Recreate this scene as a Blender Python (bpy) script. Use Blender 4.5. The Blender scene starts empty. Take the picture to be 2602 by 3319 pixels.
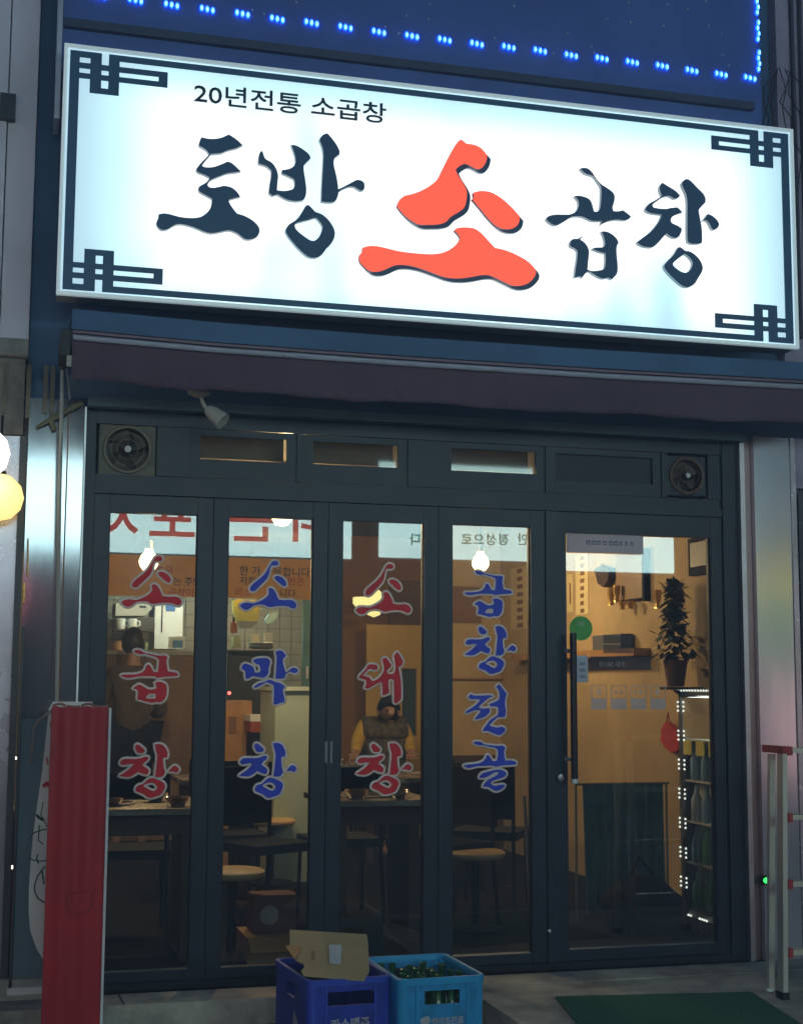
import bpy, bmesh, math, random
from mathutils import Vector, Matrix
random.seed(7)
sc = bpy.context.scene
col = sc.collection
# ------------------------------------------------------------------ camera
CAM = Vector((-0.451, -6.695, 1.469)); YAW, PIT, ROL, FPX = .268, .119, .005, 4672.0
_cy, _sy, _cp, _sp = math.cos(YAW), math.sin(YAW), math.cos(PIT), math.sin(PIT)
_f = Vector((_sy*_cp, _cy*_cp, _sp)); _r0 = Vector((_cy, -_sy, 0)); _u0 = _r0.cross(_f)
_r = math.cos(ROL)*_r0 + math.sin(ROL)*_u0; _u = -math.sin(ROL)*_r0 + math.cos(ROL)*_u0
cam = bpy.data.objects.new('camera', bpy.data.cameras.new('camera')); col.objects.link(cam)
cam.matrix_world = Matrix(((_r.x, _u.x, -_f.x, CAM.x), (_r.y, _u.y, -_f.y, CAM.y), (_r.z, _u.z, -_f.z, CAM.z), (0, 0, 0, 1)))
cam.data.sensor_fit = 'HORIZONTAL'; cam.data.sensor_width = 36.0
cam.data.lens = 36.0*FPX/2602.0; cam.data.clip_start = .05; cam.data.clip_end = 300
sc.camera = cam
# ------------------------------------------------------------------ sky, sun, exposure
w = bpy.data.worlds.new('World'); sc.world = w; w.use_nodes = True
nt = w.node_tree; bg = nt.nodes['Background']
sky = nt.nodes.new('ShaderNodeTexSky'); sky.sky_type = 'NISHITA'; sky.sun_disc = False
sky.sun_elevation = math.radians(1.0); sky.sun_rotation = math.radians(200)
sky.ozone_density = 6.0
nt.links.new(sky.outputs[0], bg.inputs[0]); bg.inputs[1].default_value = .15
sun = bpy.data.objects.new('sun', bpy.data.lights.new('sun', 'SUN')); col.objects.link(sun)
sun.data.energy = .02; sun.data.angle = math.radians(12); sun.data.color = (1, .86, .75)
sun.rotation_euler = (math.radians(80), 0, math.radians(-20))
sc.view_settings.view_transform = 'Standard'; sc.view_settings.look = 'None'
sc.view_settings.exposure = .45; sc.view_settings.gamma = 1
sc.cycles.use_denoising = True
sc.cycles.max_bounces = 5; sc.cycles.diffuse_bounces = 2; sc.cycles.glossy_bounces = 2
sc.cycles.transparent_max_bounces = 8; sc.cycles.sample_clamp_indirect = 4
sc.cycles.caustics_reflective = False; sc.cycles.caustics_refractive = False

# ------------------------------------------------------------------ measuring: a photo pixel meets a real plane of the place
def _ray(x, y): return _r*((x-1301)/FPX) + _u*((1659.5-y)/FPX) + _f
def at(x, y, Y):
    d = _ray(x, y); return CAM + d*((Y-CAM.y)/d.y)
def atz(x, y, z):
    d = _ray(x, y); return CAM + d*((z-CAM.z)/d.z)
def atx(x, y, X):
    d = _ray(x, y); return CAM + d*((X-CAM.x)/d.x)

# ------------------------------------------------------------------ materials
MATS = {}
def mat(name, c, rough=.6, metal=0.0, vary=.15, scale=6.0, bump=0.0, bscale=40.0, emit=None, es=0.0, spec=.5, c2=None, stretch=(1,1,1), trans=0, alpha=1):
    if name in MATS: return MATS[name]
    m = bpy.data.materials.new(name); m.use_nodes = True; t = m.node_tree; N = t.nodes
    b = N['Principled BSDF']; b.inputs['Roughness'].default_value = rough; b.inputs['Metallic'].default_value = metal
    b.inputs['Specular IOR Level'].default_value = spec
    tc = N.new('ShaderNodeTexCoord'); mp = N.new('ShaderNodeMapping'); mp.inputs['Scale'].default_value = stretch
    t.links.new(tc.outputs['Object'], mp.inputs[0])
    nz = N.new('ShaderNodeTexNoise'); nz.inputs['Scale'].default_value = scale; nz.inputs['Detail'].default_value = 6; nz.inputs['Roughness'].default_value = .6
    t.links.new(mp.outputs[0], nz.inputs['Vector'])
    rp = N.new('ShaderNodeValToRGB'); rp.color_ramp.elements[0].position = .3; rp.color_ramp.elements[1].position = .7
    a = [max(0, v*(1-vary)) for v in c]; bb = list(c2) if c2 else [min(1, v*(1+vary)) for v in c]
    rp.color_ramp.elements[0].color = (*a, 1); rp.color_ramp.elements[1].color = (*bb, 1)
    t.links.new(nz.outputs['Fac'], rp.inputs[0]); t.links.new(rp.outputs[0], b.inputs['Base Color'])
    if vary > 0:
        rr = N.new('ShaderNodeMapRange'); rr.inputs['To Min'].default_value = max(.02, rough-.08); rr.inputs['To Max'].default_value = min(1, rough+.1)
        t.links.new(nz.outputs['Fac'], rr.inputs[0]); t.links.new(rr.outputs[0], b.inputs['Roughness'])
    if bump:
        n2 = N.new('ShaderNodeTexNoise'); n2.inputs['Scale'].default_value = bscale; n2.inputs['Detail'].default_value = 4
        t.links.new(mp.outputs[0], n2.inputs['Vector'])
        bp = N.new('ShaderNodeBump'); bp.inputs['Strength'].default_value = bump; bp.inputs['Distance'].default_value = .02
        t.links.new(n2.outputs['Fac'], bp.inputs['Height']); t.links.new(bp.outputs[0], b.inputs['Normal'])
    if emit:
        b.inputs['Emission Color'].default_value = (*emit, 1); b.inputs['Emission Strength'].default_value = es
    b.inputs['Alpha'].default_value = alpha
    if trans: 
        td = N.new('ShaderNodeBsdfTranslucent'); t.links.new(rp.outputs[0], td.inputs[0])
        mx = N.new('ShaderNodeMixShader'); mx.inputs[0].default_value = trans
        t.links.new(b.outputs[0], mx.inputs[1]); t.links.new(td.outputs[0], mx.inputs[2]); t.links.new(mx.outputs[0], N['Material Output'].inputs[0])
    MATS[name] = m; return m
def emis(name, c, s):
    if name in MATS: return MATS[name]
    m = bpy.data.materials.new(name); m.use_nodes = True; b = m.node_tree.nodes['Principled BSDF']
    b.inputs['Base Color'].default_value = (.6, .6, .6, 1); b.inputs['Emission Color'].default_value = (*c, 1); b.inputs['Emission Strength'].default_value = s
    MATS[name] = m; return m
def glass_mat(name, tint, gain, rough=.004):
    m = bpy.data.materials.new(name); m.use_nodes = True; t = m.node_tree; N = t.nodes; N.remove(N['Principled BSDF'])
    tr = N.new('ShaderNodeBsdfTransparent'); tr.inputs[0].default_value = (*tint, 1)
    gl = N.new('ShaderNodeBsdfGlossy'); gl.inputs['Roughness'].default_value = rough
    fr = N.new('ShaderNodeFresnel'); fr.inputs[0].default_value = 1.5
    mu = N.new('ShaderNodeMath'); mu.operation = 'MULTIPLY'; mu.inputs[1].default_value = gain; mu.use_clamp = True
    mx = N.new('ShaderNodeMixShader'); t.links.new(fr.outputs[0], mu.inputs[0]); t.links.new(mu.outputs[0], mx.inputs[0])
    t.links.new(tr.outputs[0], mx.inputs[1]); t.links.new(gl.outputs[0], mx.inputs[2]); t.links.new(mx.outputs[0], N['Material Output'].inputs[0])
    MATS[name] = m; return m
def lit_face(name, ca, cb, s, scale, stretch):
    """backlit acrylic: uneven light of the tubes behind it"""
    m = bpy.data.materials.new(name); m.use_nodes = True; t = m.node_tree; N = t.nodes; b = N['Principled BSDF']
    b.inputs['Base Color'].default_value = (.7, .75, .76, 1); b.inputs['Roughness'].default_value = .35
    tc = N.new('ShaderNodeTexCoord'); mp = N.new('ShaderNodeMapping'); mp.inputs['Scale'].default_value = stretch
    t.links.new(tc.outputs['Object'], mp.inputs[0])
    nz = N.new('ShaderNodeTexNoise'); nz.inputs['Scale'].default_value = scale; nz.inputs['Detail'].default_value = 1.5
    t.links.new(mp.outputs[0], nz.inputs['Vector'])
    rp = N.new('ShaderNodeValToRGB'); rp.color_ramp.elements[0].position = .36; rp.color_ramp.elements[1].position = .56
    rp.color_ramp.elements[0].color = (*ca, 1); rp.color_ramp.elements[1].color = (*cb, 1)
    t.links.new(nz.outputs['Fac'], rp.inputs[0]); t.links.new(rp.outputs[0], b.inputs['Emission Color'])
    b.inputs['Emission Strength'].default_value = s
    MATS[name] = m; return m

def sign_face(name, x0, x1, z0, z1, s):
    """backlit acrylic lit by tubes that stop short of the cabinet edge"""
    m = bpy.data.materials.new(name); m.use_nodes = True; t = m.node_tree; N = t.nodes; b = N['Principled BSDF']
    b.inputs['Base Color'].default_value = (.7, .75, .76, 1); b.inputs['Roughness'].default_value = .35
    tc = N.new('ShaderNodeTexCoord'); sx = N.new('ShaderNodeSeparateXYZ'); t.links.new(tc.outputs['Object'], sx.inputs[0])
    def ramp(o, a, b_):
        r = N.new('ShaderNodeMapRange'); r.interpolation_type = 'SMOOTHSTEP'; r.inputs['From Min'].default_value = a; r.inputs['From Max'].default_value = b_; t.links.new(o, r.inputs[0]); return r.outputs[0]
    def mul(a, b_):
        r = N.new('ShaderNodeMath'); r.operation = 'MULTIPLY'; t.links.new(a, r.inputs[0]); t.links.new(b_, r.inputs[1]); return r.outputs[0]
    f = mul(mul(ramp(sx.outputs[0], x0-.1, x0+.55), ramp(sx.outputs[0], x1+.1, x1-.45)), mul(ramp(sx.outputs[2], z0-.25, z0+.2), ramp(sx.outputs[2], z1+.12, z1-.28)))
    nz = N.new('ShaderNodeTexNoise'); nz.inputs['Scale'].default_value = 1.3; nz.inputs['Detail'].default_value = 1; mp = N.new('ShaderNodeMapping'); mp.inputs['Scale'].default_value = (1.5, 1, .7)
    t.links.new(tc.outputs['Object'], mp.inputs[0]); t.links.new(mp.outputs[0], nz.inputs['Vector'])
    f = mul(f, ramp(nz.outputs['Fac'], .15, .5))
    cr = N.new('ShaderNodeValToRGB'); e = cr.color_ramp.elements; e[0].position = 0; e[0].color = (.30, .45, .56, 1); e[1].position = 1; e[1].color = (1.0, 1.0, .985, 1)
    k = cr.color_ramp.elements.new(.55); k.color = (.55, .88, .95, 1)
    t.links.new(f, cr.inputs[0]); t.links.new(cr.outputs[0], b.inputs['Emission Color']); b.inputs['Emission Strength'].default_value = s
    MATS[name] = m; return m

# ------------------------------------------------------------------ object helpers
WORLD = set()      # things whose parts are given in world coordinates
def prop(o, label=None, cat=None, group=None, kind=None):
    if label: o['label'] = label
    if cat: o['category'] = cat
    if group: o['group'] = group
    if kind: o['kind'] = kind
    return o
def thing(name, label, cat, loc=(0, 0, 0), rz=0, group=None, world=True):
    o = bpy.data.objects.new(name, None); col.objects.link(o); o.location = loc; o.rotation_euler = (0, 0, rz); o.empty_display_size = .1
    if world: WORLD.add(o.name)
    return prop(o, label, cat, group)
def link(o, parent):
    col.objects.link(o)
    if parent is not None:
        o.parent = parent
        if parent.name in WORLD: o.matrix_parent_inverse = Matrix.Translation(parent.location).inverted()
    return o
def obj(name, bm, m, parent=None, smooth=False, bevel=0, kind=None):
    if bevel:
        bmesh.ops.bevel(bm, geom=[e for e in bm.edges if e.is_manifold and e.calc_face_angle(0) > .5], offset=bevel, segments=2, affect='EDGES', profile=.6)
    bmesh.ops.recalc_face_normals(bm, faces=bm.faces)
    me = bpy.data.meshes.new(name); bm.to_mesh(me); bm.free()
    if smooth:
        for p in me.polygons: p.use_smooth = True
        if smooth == 'auto':
            try: me.set_sharp_from_angle(angle=math.radians(40))
            except Exception: pass
    for mm in (m if isinstance(m, (list, tuple)) else [m]): me.materials.append(mm)
    o = bpy.data.objects.new(name, me); link(o, parent)
    if kind: o['kind'] = kind
    return o
def bbox(bm, x0, x1, y0, y1, z0, z1):
    vs = [bm.verts.new(p) for p in ((x0,y0,z0),(x1,y0,z0),(x1,y1,z0),(x0,y1,z0),(x0,y0,z1),(x1,y0,z1),(x1,y1,z1),(x0,y1,z1))]
    for f in ((0,3,2,1),(4,5,6,7),(0,1,5,4),(1,2,6,5),(2,3,7,6),(3,0,4,7)): bm.faces.new([vs[i] for i in f])
def box(name, x0, x1, y0, y1, z0, z1, m, parent=None, bevel=.003, **k):
    bm = bmesh.new(); bbox(bm, x0, x1, y0, y1, z0, z1); return obj(name, bm, m, parent, bevel=bevel, **k)
def btube(bm, pts, r, n=8, cap=True):
    pts = [Vector(p) for p in pts]; rings = []
    rs = r if isinstance(r, (list, tuple)) else [r]*len(pts)
    prev = None
    for i, p in enumerate(pts):
        d = (pts[min(i+1, len(pts)-1)] - pts[max(i-1, 0)]).normalized()
        a = d.orthogonal().normalized() if prev is None else (prev - d*prev.dot(d)).normalized()
        prev = a; b = d.cross(a)
        rings.append([bm.verts.new(p + rs[i]*(math.cos(2*math.pi*k/n)*a + math.sin(2*math.pi*k/n)*b)) for k in range(n)])
    for A, B in zip(rings, rings[1:]):
        for k in range(n): bm.faces.new((A[k], A[(k+1) % n], B[(k+1) % n], B[k]))
    if cap: bm.faces.new(rings[0][::-1]); bm.faces.new(rings[-1])
def tube(name, pts, r, m, parent=None, n=8, **k):
    bm = bmesh.new(); btube(bm, pts, r, n); return obj(name, bm, m, parent, smooth='auto', **k)
def blathe(bm, prof, c=(0, 0, 0), n=20, axis='Z'):
    c = Vector(c); rings = []
    def P(r, h, a):
        u, v = r*math.cos(a), r*math.sin(a)
        return c + (Vector((u, v, h)) if axis == 'Z' else Vector((u, h, v)) if axis == 'Y' else Vector((h, u, v)))
    for r, h in prof:
        rings.append([bm.verts.new(P(0, h, 0))] if r < 1e-6 else [bm.verts.new(P(r, h, 2*math.pi*k/n)) for k in range(n)])
    for A, B in zip(rings, rings[1:]):
        if len(A) == 1 and len(B) == 1: continue
        for k in range(n):
            k2 = (k+1) % n
            if len(A) == 1: bm.faces.new((A[0], B[k2], B[k]))
            elif len(B) == 1: bm.faces.new((A[k], A[k2], B[0]))
            else: bm.faces.new((A[k], A[k2], B[k2], B[k]))
def lathe(name, prof, c, m, parent=None, n=20, axis='Z', **k):
    bm = bmesh.new(); blathe(bm, prof, c, n, axis); return obj(name, bm, m, parent, smooth='auto', **k)
def prism(name, pts, depth, m, parent=None, bevel=0, **k):
    """closed outline of 3D points, thickened along depth vector"""
    bm = bmesh.new(); a = [bm.verts.new(p) for p in pts]; b = [bm.verts.new(Vector(p)+Vector(depth)) for p in pts]; n = len(a)
    bm.faces.new(a); bm.faces.new(b[::-1])
    for i in range(n): bm.faces.new((a[i], a[(i+1) % n], b[(i+1) % n], b[i]))
    return obj(name, bm, m, parent, bevel=bevel, **k)
def copy_tree(o, parent=None):
    c = o.copy(); col.objects.link(c); c.parent = parent
    for ch in [x for x in KIDS.get(o.name, [])]: copy_tree(ch, c)
    return c
KIDS = {}
def index_kids(o):
    KIDS[o.name] = [x for x in col.objects if x.parent == o]
    for x in KIDS[o.name]: index_kids(x)

# smooth closed outline through traced points; 'c' marks a corner
def smooth_loop(pts, sub=3):
    P = [Vector((p[0], p[1])) for p in pts]; cor = [len(p) > 2 for p in pts]; n = len(P); out = []
    for i in range(n):
        p0, p1, p2, p3 = P[i-1], P[i], P[(i+1) % n], P[(i+2) % n]
        t1 = (p2-p1)*.5 if cor[i] else (p2-p0)*.5
        t2 = (p2-p1)*.5 if cor[(i+1) % n] else (p3-p1)*.5
        L = (p2-p1).length
        for t_ in (t1, t2):
            if t_.length > L: t_.length = L
        for k in range(sub):
            s = k/sub; s2 = s*s; s3 = s2*s
            out.append(p1*(2*s3-3*s2+1) + t1*(s3-2*s2+s) + p2*(-2*s3+3*s2) + t2*(s3-s2))
    return out
def fill_mesh(name, loops, y, thick, m, parent, side=None):
    """loops of (X, Z) filled and thickened from plane y towards the street by thick"""
    cu = bpy.data.curves.new(name, 'CURVE'); cu.dimensions = '2D'; cu.fill_mode = 'BOTH'; cu.extrude = thick/2
    for L in loops:
        s = cu.splines.new('POLY'); s.points.add(len(L)-1); s.use_cyclic_u = True
        for q, p in zip(s.points, L): q.co = (p[0], p[1], 0, 1)
    return curve_to(name, cu, y - thick/2, m, parent, side)
def curve_to(name, cu, y, m, parent, side=None, flat=1.0, flipx=False):
    o = bpy.data.objects.new('tmp', cu); col.objects.link(o); dg = bpy.context.evaluated_depsgraph_get()
    me = bpy.data.meshes.new_from_object(o.evaluated_get(dg)); bpy.data.objects.remove(o); bpy.data.curves.remove(cu)
    for v in me.vertices: v.co = (v.co.x, y - v.co.z*flat, v.co.y)
    me.materials.clear(); me.materials.append(m)
    if side:
        me.materials.append(side); me.update()
        for p in me.polygons: p.material_index = 0 if abs(p.normal.y) > .8 else 1
    else:
        for p in me.polygons: p.material_index = 0
    me.name = name
    o = bpy.data.objects.new(name, me); return link(o, parent)
def rim_mesh(name, loops, y, r, m, parent):
    cu = bpy.data.curves.new(name, 'CURVE'); cu.dimensions = '3D'; cu.bevel_depth = r; cu.bevel_resolution = 1
    for L in loops:
        s = cu.splines.new('POLY'); s.points.add(len(L)-1); s.use_cyclic_u = True
        for q, p in zip(s.points, L): q.co = (p[0], p[1], 0, 1)
    return curve_to(name, cu, y, m, parent, None, flat=.1)
def text_mesh(name, body, p0, height, y, m, parent, bold=0.0, width=None, thick=.004, back=False, rot=0.0, align='LEFT'):
    """p0=(X,Z) baseline start; back=True faces +Y"""
    cu = bpy.data.curves.new(name, 'FONT'); cu.body = body; cu.size = 1.0; cu.extrude = 0; cu.offset = bold; cu.align_x = align; cu.resolution_u = 3
    o = bpy.data.objects.new('tmp', cu); col.objects.link(o); dg = bpy.context.evaluated_depsgraph_get()
    me = bpy.data.meshes.new_from_object(o.evaluated_get(dg)); bpy.data.objects.remove(o); bpy.data.curves.remove(cu)
    xs = [v.co.x for v in me.vertices]; s = height/.92; sx = s if not width else width/max(1e-6, max(xs)-min(xs))
    x0 = min(xs) if width else 0
    for v in me.vertices:
        a, b = (v.co.x-x0)*sx, v.co.y*s
        a, b = a*math.cos(rot)-b*math.sin(rot), a*math.sin(rot)+b*math.cos(rot)
        v.co = (p0[0]-a, y, p0[1]+b) if back else (p0[0]+a, y, p0[1]+b)
    bm = bmesh.new(); bm.from_mesh(me); bpy.data.meshes.remove(me)
    if thick:
        r = bmesh.ops.extrude_face_region(bm, geom=bm.faces[:]); dv = thick if back else -thick
        bmesh.ops.translate(bm, verts=[v for v in r['geom'] if isinstance(v, bmesh.types.BMVert)], vec=(0, dv, 0))
    return obj(name, bm, m, parent)
def cells_mesh(name, rects, y, thick, m, parent, cut=()):
    """union of axis-aligned (X,Z) rectangles minus cuts, as one relief"""
    R4 = lambda v: round(v, 5)
    xs = sorted({R4(v) for r in list(rects)+list(cut) for v in (r[0], r[1])}); zs = sorted({R4(v) for r in list(rects)+list(cut) for v in (r[2], r[3])})
    ins = lambda rs, x, z: any(r[0] < x < r[1] and r[2] < z < r[3] for r in rs)
    bm = bmesh.new(); V = {}
    def v(i, j):
        if (i, j) not in V: V[i, j] = bm.verts.new((xs[i], y, zs[j]))
        return V[i, j]
    for i in range(len(xs)-1):
        for j in range(len(zs)-1):
            x, z = (xs[i]+xs[i+1])/2, (zs[j]+zs[j+1])/2
            if ins(rects, x, z) and not ins(cut, x, z): bm.faces.new((v(i, j), v(i+1, j), v(i+1, j+1), v(i, j+1)))
    r = bmesh.ops.extrude_face_region(bm, geom=bm.faces[:])
    bmesh.ops.translate(bm, verts=[q for q in r['geom'] if isinstance(q, bmesh.types.BMVert)], vec=(0, -thick, 0))
    return obj(name, bm, m, parent)

# ------------------------------------------------------------------ palette
FRAME = mat('dark_anodised_aluminium', (.006, .011, .028), .42, .0, .35, 9, spec=.5)
GASKET = mat('black_rubber', (.008, .008, .009), .8)
STEEL = mat('brushed_stainless', (.34, .34, .37), .07, .75, .2, 2.0, bump=.05, bscale=4, stretch=(1, 1, .25))
STEELR = mat('satin_stainless', (.62, .6, .68), .16, .6, .15, 2.0, bump=.06, bscale=4, stretch=(1, 1, .25))
STEEL2 = mat('dull_steel', (.5, .46, .53), .25, .45, .2, 3, bump=.08, bscale=5)
ALU = mat('pale_aluminium', (.75, .77, .8), .4, .6, .06, 5)
NAVYL = mat('navy_letter_glare', (.022, .055, .10), .45, 0, .05, emit=(.06, .2, .4), es=.07)  # faint blue glow added to the dark lettering for lens glare
LSIDE = mat('letter_side', (.42, .5, .56), .5, 0, .05)
REDL = mat('red_letter_face', (.85, .08, .05), .45, 0, .04, emit=(1, .12, .06), es=.72)
CONC = mat('worn_concrete', (.42, .40, .33), .9, 0, .6, 3.5, bump=.7, bscale=50)
ASPH = mat('asphalt', (.05, .05, .05), .9, 0, .35, 8, bump=.5, bscale=120)
WALLG = mat('grey_panel_wall', (.8, .76, .86), .7, 0, .12, 2)
SOFFIT = mat('blue_grey_soffit', (.075, .16, .30), .7, 0, .25, 2)
MAROON = mat('maroon_awning_fabric', (.12, .075, .11), .85, 0, .2, 3, bump=.2, bscale=30)
GLASS = glass_mat('door_glass', (.78, .82, .8), 3.2)
WOOD = mat('ochre_wood', (.36, .19, .07), .55, 0, .25, 3, stretch=(4, 4, 1))
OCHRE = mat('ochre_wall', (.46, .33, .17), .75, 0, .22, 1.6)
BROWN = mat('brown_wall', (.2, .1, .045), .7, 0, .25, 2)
DARK = mat('dark_chair', (.007, .007, .008), .8, 0, .2, spec=.2)
WHITE = mat('white_plastic', (.75, .77, .76), .45, 0, .06)
MINT = mat('pale_green_panel', (.42, .5, .42), .5, 0, .12, 2)
RED = mat('red_vinyl', (.45, .006, .014), .5, 0, .2, 3, bump=.06, bscale=10)
DECR = mat('red_window_vinyl', (.95, .02, .035), .5, 0, .1, trans=.25)
DECB = mat('blue_window_vinyl', (.04, .08, .85), .5, 0, .1, trans=.2)
DECW = mat('white_window_vinyl', (1, .96, 1), .5, 0, .03, trans=.35)
BLACKP = mat('black_print', (.015, .02, .02), .6)
SLAB = .11      # height of the entrance step

# ================================================================== setting
def structure(name, *a, **k):
    o = box(name, *a, **k); o['kind'] = 'structure'; return o
structure('street', -40, 40, -40, 12, -.3, 0, ASPH, bevel=0)
structure('entrance_step', -3, 6, -.292, -.065, 0, SLAB, CONC, bevel=.012)
structure('entrance_ramp', 1.62, 4.6, -1.75, -.295, 0, SLAB-.004, CONC, bevel=.02)
structure('floor', -1.2, 3.75, .06, 9.2, 0, SLAB-.003, mat('dark_floor_tile', (.010, .008, .007), .9, 0, .3, 3, spec=.1), bevel=0)
structure('ceiling', -1.2, 3.75, .06, 9.2, 2.86, 2.95, mat('ceiling_board', (.08, .06, .045), .8), bevel=0)
# side and back walls of the dining room
iw = thing('dining_room_wall', 'ochre painted walls around the dining room behind the glass', 'wall', (1.2, 9, SLAB))
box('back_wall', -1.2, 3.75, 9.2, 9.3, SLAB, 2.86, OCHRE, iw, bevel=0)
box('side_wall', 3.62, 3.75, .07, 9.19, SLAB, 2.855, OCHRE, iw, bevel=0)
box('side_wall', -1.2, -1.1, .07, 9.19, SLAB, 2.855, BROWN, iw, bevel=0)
# upper facade behind the sign
fw = thing('shop_building', 'grey upper facade that carries the white sign and the blue light board', 'building', (1.5, .1, 2.8))
box('wall', -.386, 3.476, .05, .205, 2.83, 7.0, SOFFIT, fw, bevel=0)
box('fascia', -.118, 3.2, -.10, -.03, 2.722, 2.90, mat('teal_fascia', (.12, .2, .26), .75, 0, .3, 2), fw, bevel=.006)
box('wall', -.38, 3.46, -.028, .045, 2.7375, 2.828, SOFFIT, fw, bevel=0)
box('roof', -.4, 3.5, -.1, 9.3, 7.0, 7.15, SOFFIT, fw, bevel=.01)

# neighbour on the left: ribbed grey panels above, steel cladding below
nl = thing('neighbour_building', 'grey ribbed panel building left of the white sign', 'building', (-1.5, 0, 0))
x = -2.6; k = 0
while x < -.40:
    wd = random.choice((.12, .3, .16, .22)); wd = min(wd, -.388-x)
    box('panel', x+.003, x+wd-.003, -.02 - .018*(k % 2), .2, 3.02, 6.6, WALLG, nl, bevel=.004); x += wd; k += 1
box('backing', -2.6, -.37, .21, .3, 2.5, 7.0, WALLG, nl, bevel=0)
box('ledge', -2.6, -.39, -.10, .2, 2.93, 3.01, mat('stained_ledge', (.26, .25, .23), .85, 0, .4, 8, bump=.4), nl, bevel=.01)
box('shutter_box', -2.6, -.40, -.06, .2, 2.58, 2.925, mat('dirty_dark_panel', (.22, .21, .19), .8, 0, .5, 6, bump=.3), nl, bevel=.01)
for px_, c_ in ((20, .5), (95, .35), (150, .6), (172, .3)):
    p = at(px_, 1150, -.07); box('stained_strip', p.x-.008, p.x+.012, -.075, -.061, 2.62+.1*c_, 2.9, mat('yellowed_metal', (.16, .15, .10), .7, 0, .5, 9), nl, bevel=.002)
box('cladding', -2.6, -.4, -.03, .2, .19, 2.575, STEEL2, nl, bevel=.004)
box('corner_post', -.412, -.382, -.075, -.035, .14, 2.57, mat('dark_corner_trim', (.05, .05, .055), .4, .3), nl, bevel=.004)
box('plinth', -2.6, -.12, -.1, -.066, .112, .2, mat('pale_stone', (.34, .33, .29), .8, 0, .3, 9, bump=.3), nl, bevel=.006)
jb = at(25, 350, -.05)
b = box('junction_box', jb.x-.035, jb.x+.035, -.085, -.04, jb.z-.06, jb.z+.06, mat('dark_box', (.05, .05, .06), .6), None, bevel=.006)
prop(b, 'small dark junction box on the ribbed grey panels', 'box')

# neighbour on the right
nr = thing('neighbour_building', 'dark purple grey building right of the sign behind the ladder', 'building', (4.2, 0, 0))
box('wall', 3.48, 6, -.02, .3, 2.5, 7, mat('purple_grey_wall', (.42, .36, .46), .85, 0, .3, 2, bump=.3), nr, bevel=0)
box('wall', 3.52, 6, .02, .3, SLAB, 2.5, mat('dark_shutter', (.09, .08, .1), .5, .3, .3, 3), nr, bevel=0)
for i in range(14): box('slat', 3.55, 6, .0, .018, .25+.16*i, .25+.16*i+.148, mat('dark_shutter', (.09, .08, .1)), nr, bevel=.004)
for i in range(3): box('pipe', 3.56+.05*i, 3.575+.05*i, -.05, -.022, 3.3, 6.8, mat('dark_pipe', (.06, .05, .07), .6), nr, bevel=.004)
for i in range(7):
    a = Vector((3.42+random.random()*.2, -.1-.05*random.random(), 4.75)); pts = [a]
    for q in range(7): pts.append(pts[-1]+Vector((random.uniform(-.06, .07), random.uniform(-.02, .02), -random.uniform(.05, .13))))
    if i == 0: vine = thing('dry_vine', 'thin dark twigs hanging beside the blue light board', 'vine', tuple(pts[-1]))
    tube('twig', pts, .0035, mat('twig', (.05, .035, .045), .8), vine, n=5)

# stainless pilasters
pl = thing('steel_pilaster', 'polished stainless steel pilaster left of the folding glass doors', 'pilaster', (-.25, -.05, SLAB))
box('cladding', -.376, -.205, -.055, .2, .2, 2.75, STEEL, pl, bevel=.006)
box('cladding', -.199, -.132, -.062, .2, .2, 2.75, STEEL, pl, bevel=.004)
box('edge_trim', -.130, -.122, -.07, .1, .2, 2.72, ALU, pl, bevel=.002)
pr_ = thing('steel_pilaster', 'stainless steel pilaster between the glass door and the ladder', 'pilaster', (3.3, -.05, SLAB))
box('jamb_trim', 3.186, 3.212, -.05, .1, SLAB, 2.74, mat('satin_trim', (.5, .46, .5), .35, .9), pr_, bevel=.004)
box('reveal', 3.214, 3.262, -.02, .1, SLAB, 2.74, mat('red_reflection_trim', (.3, .2, .2), .35, .8), pr_, bevel=.004)  # dark red reflection put into the strip's colour
box('cladding', 3.264, 3.47, -.055, .2, SLAB, 2.78, STEELR, pr_, bevel=.006)
box('corner_trim', 3.472, 3.5, -.065, .2, SLAB, 2.78, STEEL2, pr_, bevel=.004)

# ================================================================== shop front
GT = 2.25        # top of the folding door glass
sf = thing('storefront', 'dark aluminium storefront with a row of transom windows above the glass doors', 'storefront', (1.5, 0, SLAB))
box('jamb', -.121, -.073, 0, .1, SLAB, 2.735, FRAME, sf)
box('leak_stop', -.1, 3.15, .062, .1, 2.29, 2.3345, FRAME, sf)  # strips added behind the seams to stop light leaks
for xs_ in (-.072, .4775, 1.0275, 1.5775, 2.13, 2.167, 3.104): box('leak_stop', xs_-.02, xs_+.02, .0615, .09, SLAB+.03, 2.289, FRAME, sf)
box('transom_back', -.1, .36, .137, .145, 2.43, 2.73, GASKET, sf, bevel=0)  # plates added behind the fans to block light leaks
box('transom_back', 2.775, 3.15, .137, .145, 2.43, 2.73, GASKET, sf, bevel=0)
box('jamb', 3.105, 3.184, -.01, .1, SLAB, 2.735, FRAME, sf)
box('mullion', 2.131, 2.166, -.006, .1, SLAB, 2.33, FRAME, sf)
box('header', -.072, 3.104, -.004, .1, 2.335, 2.372, FRAME, sf)
box('header', -.072, 3.104, .012, .1, 2.374, 2.425, FRAME, sf)
box('top_rail', -.072, 3.104, .0, .1, 2.66, 2.735, FRAME, sf)
tw = [(-.06, .205, 'fan'), (.365, .868, 'w'), (.905, 1.42, 'w'), (1.60, 2.135, 'w'), (2.15, 2.77, 'd'), (2.80, 3.03, 'fan')]
for mx0, mx1 in ((.206, .363), (.869, .903), (1.421, 1.598), (2.136, 2.149), (2.771, 2.799), (3.031, 3.103)):
    box('mullion', mx0, mx1, .004, .1, 2.427, 2.658, FRAME, sf)
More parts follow.
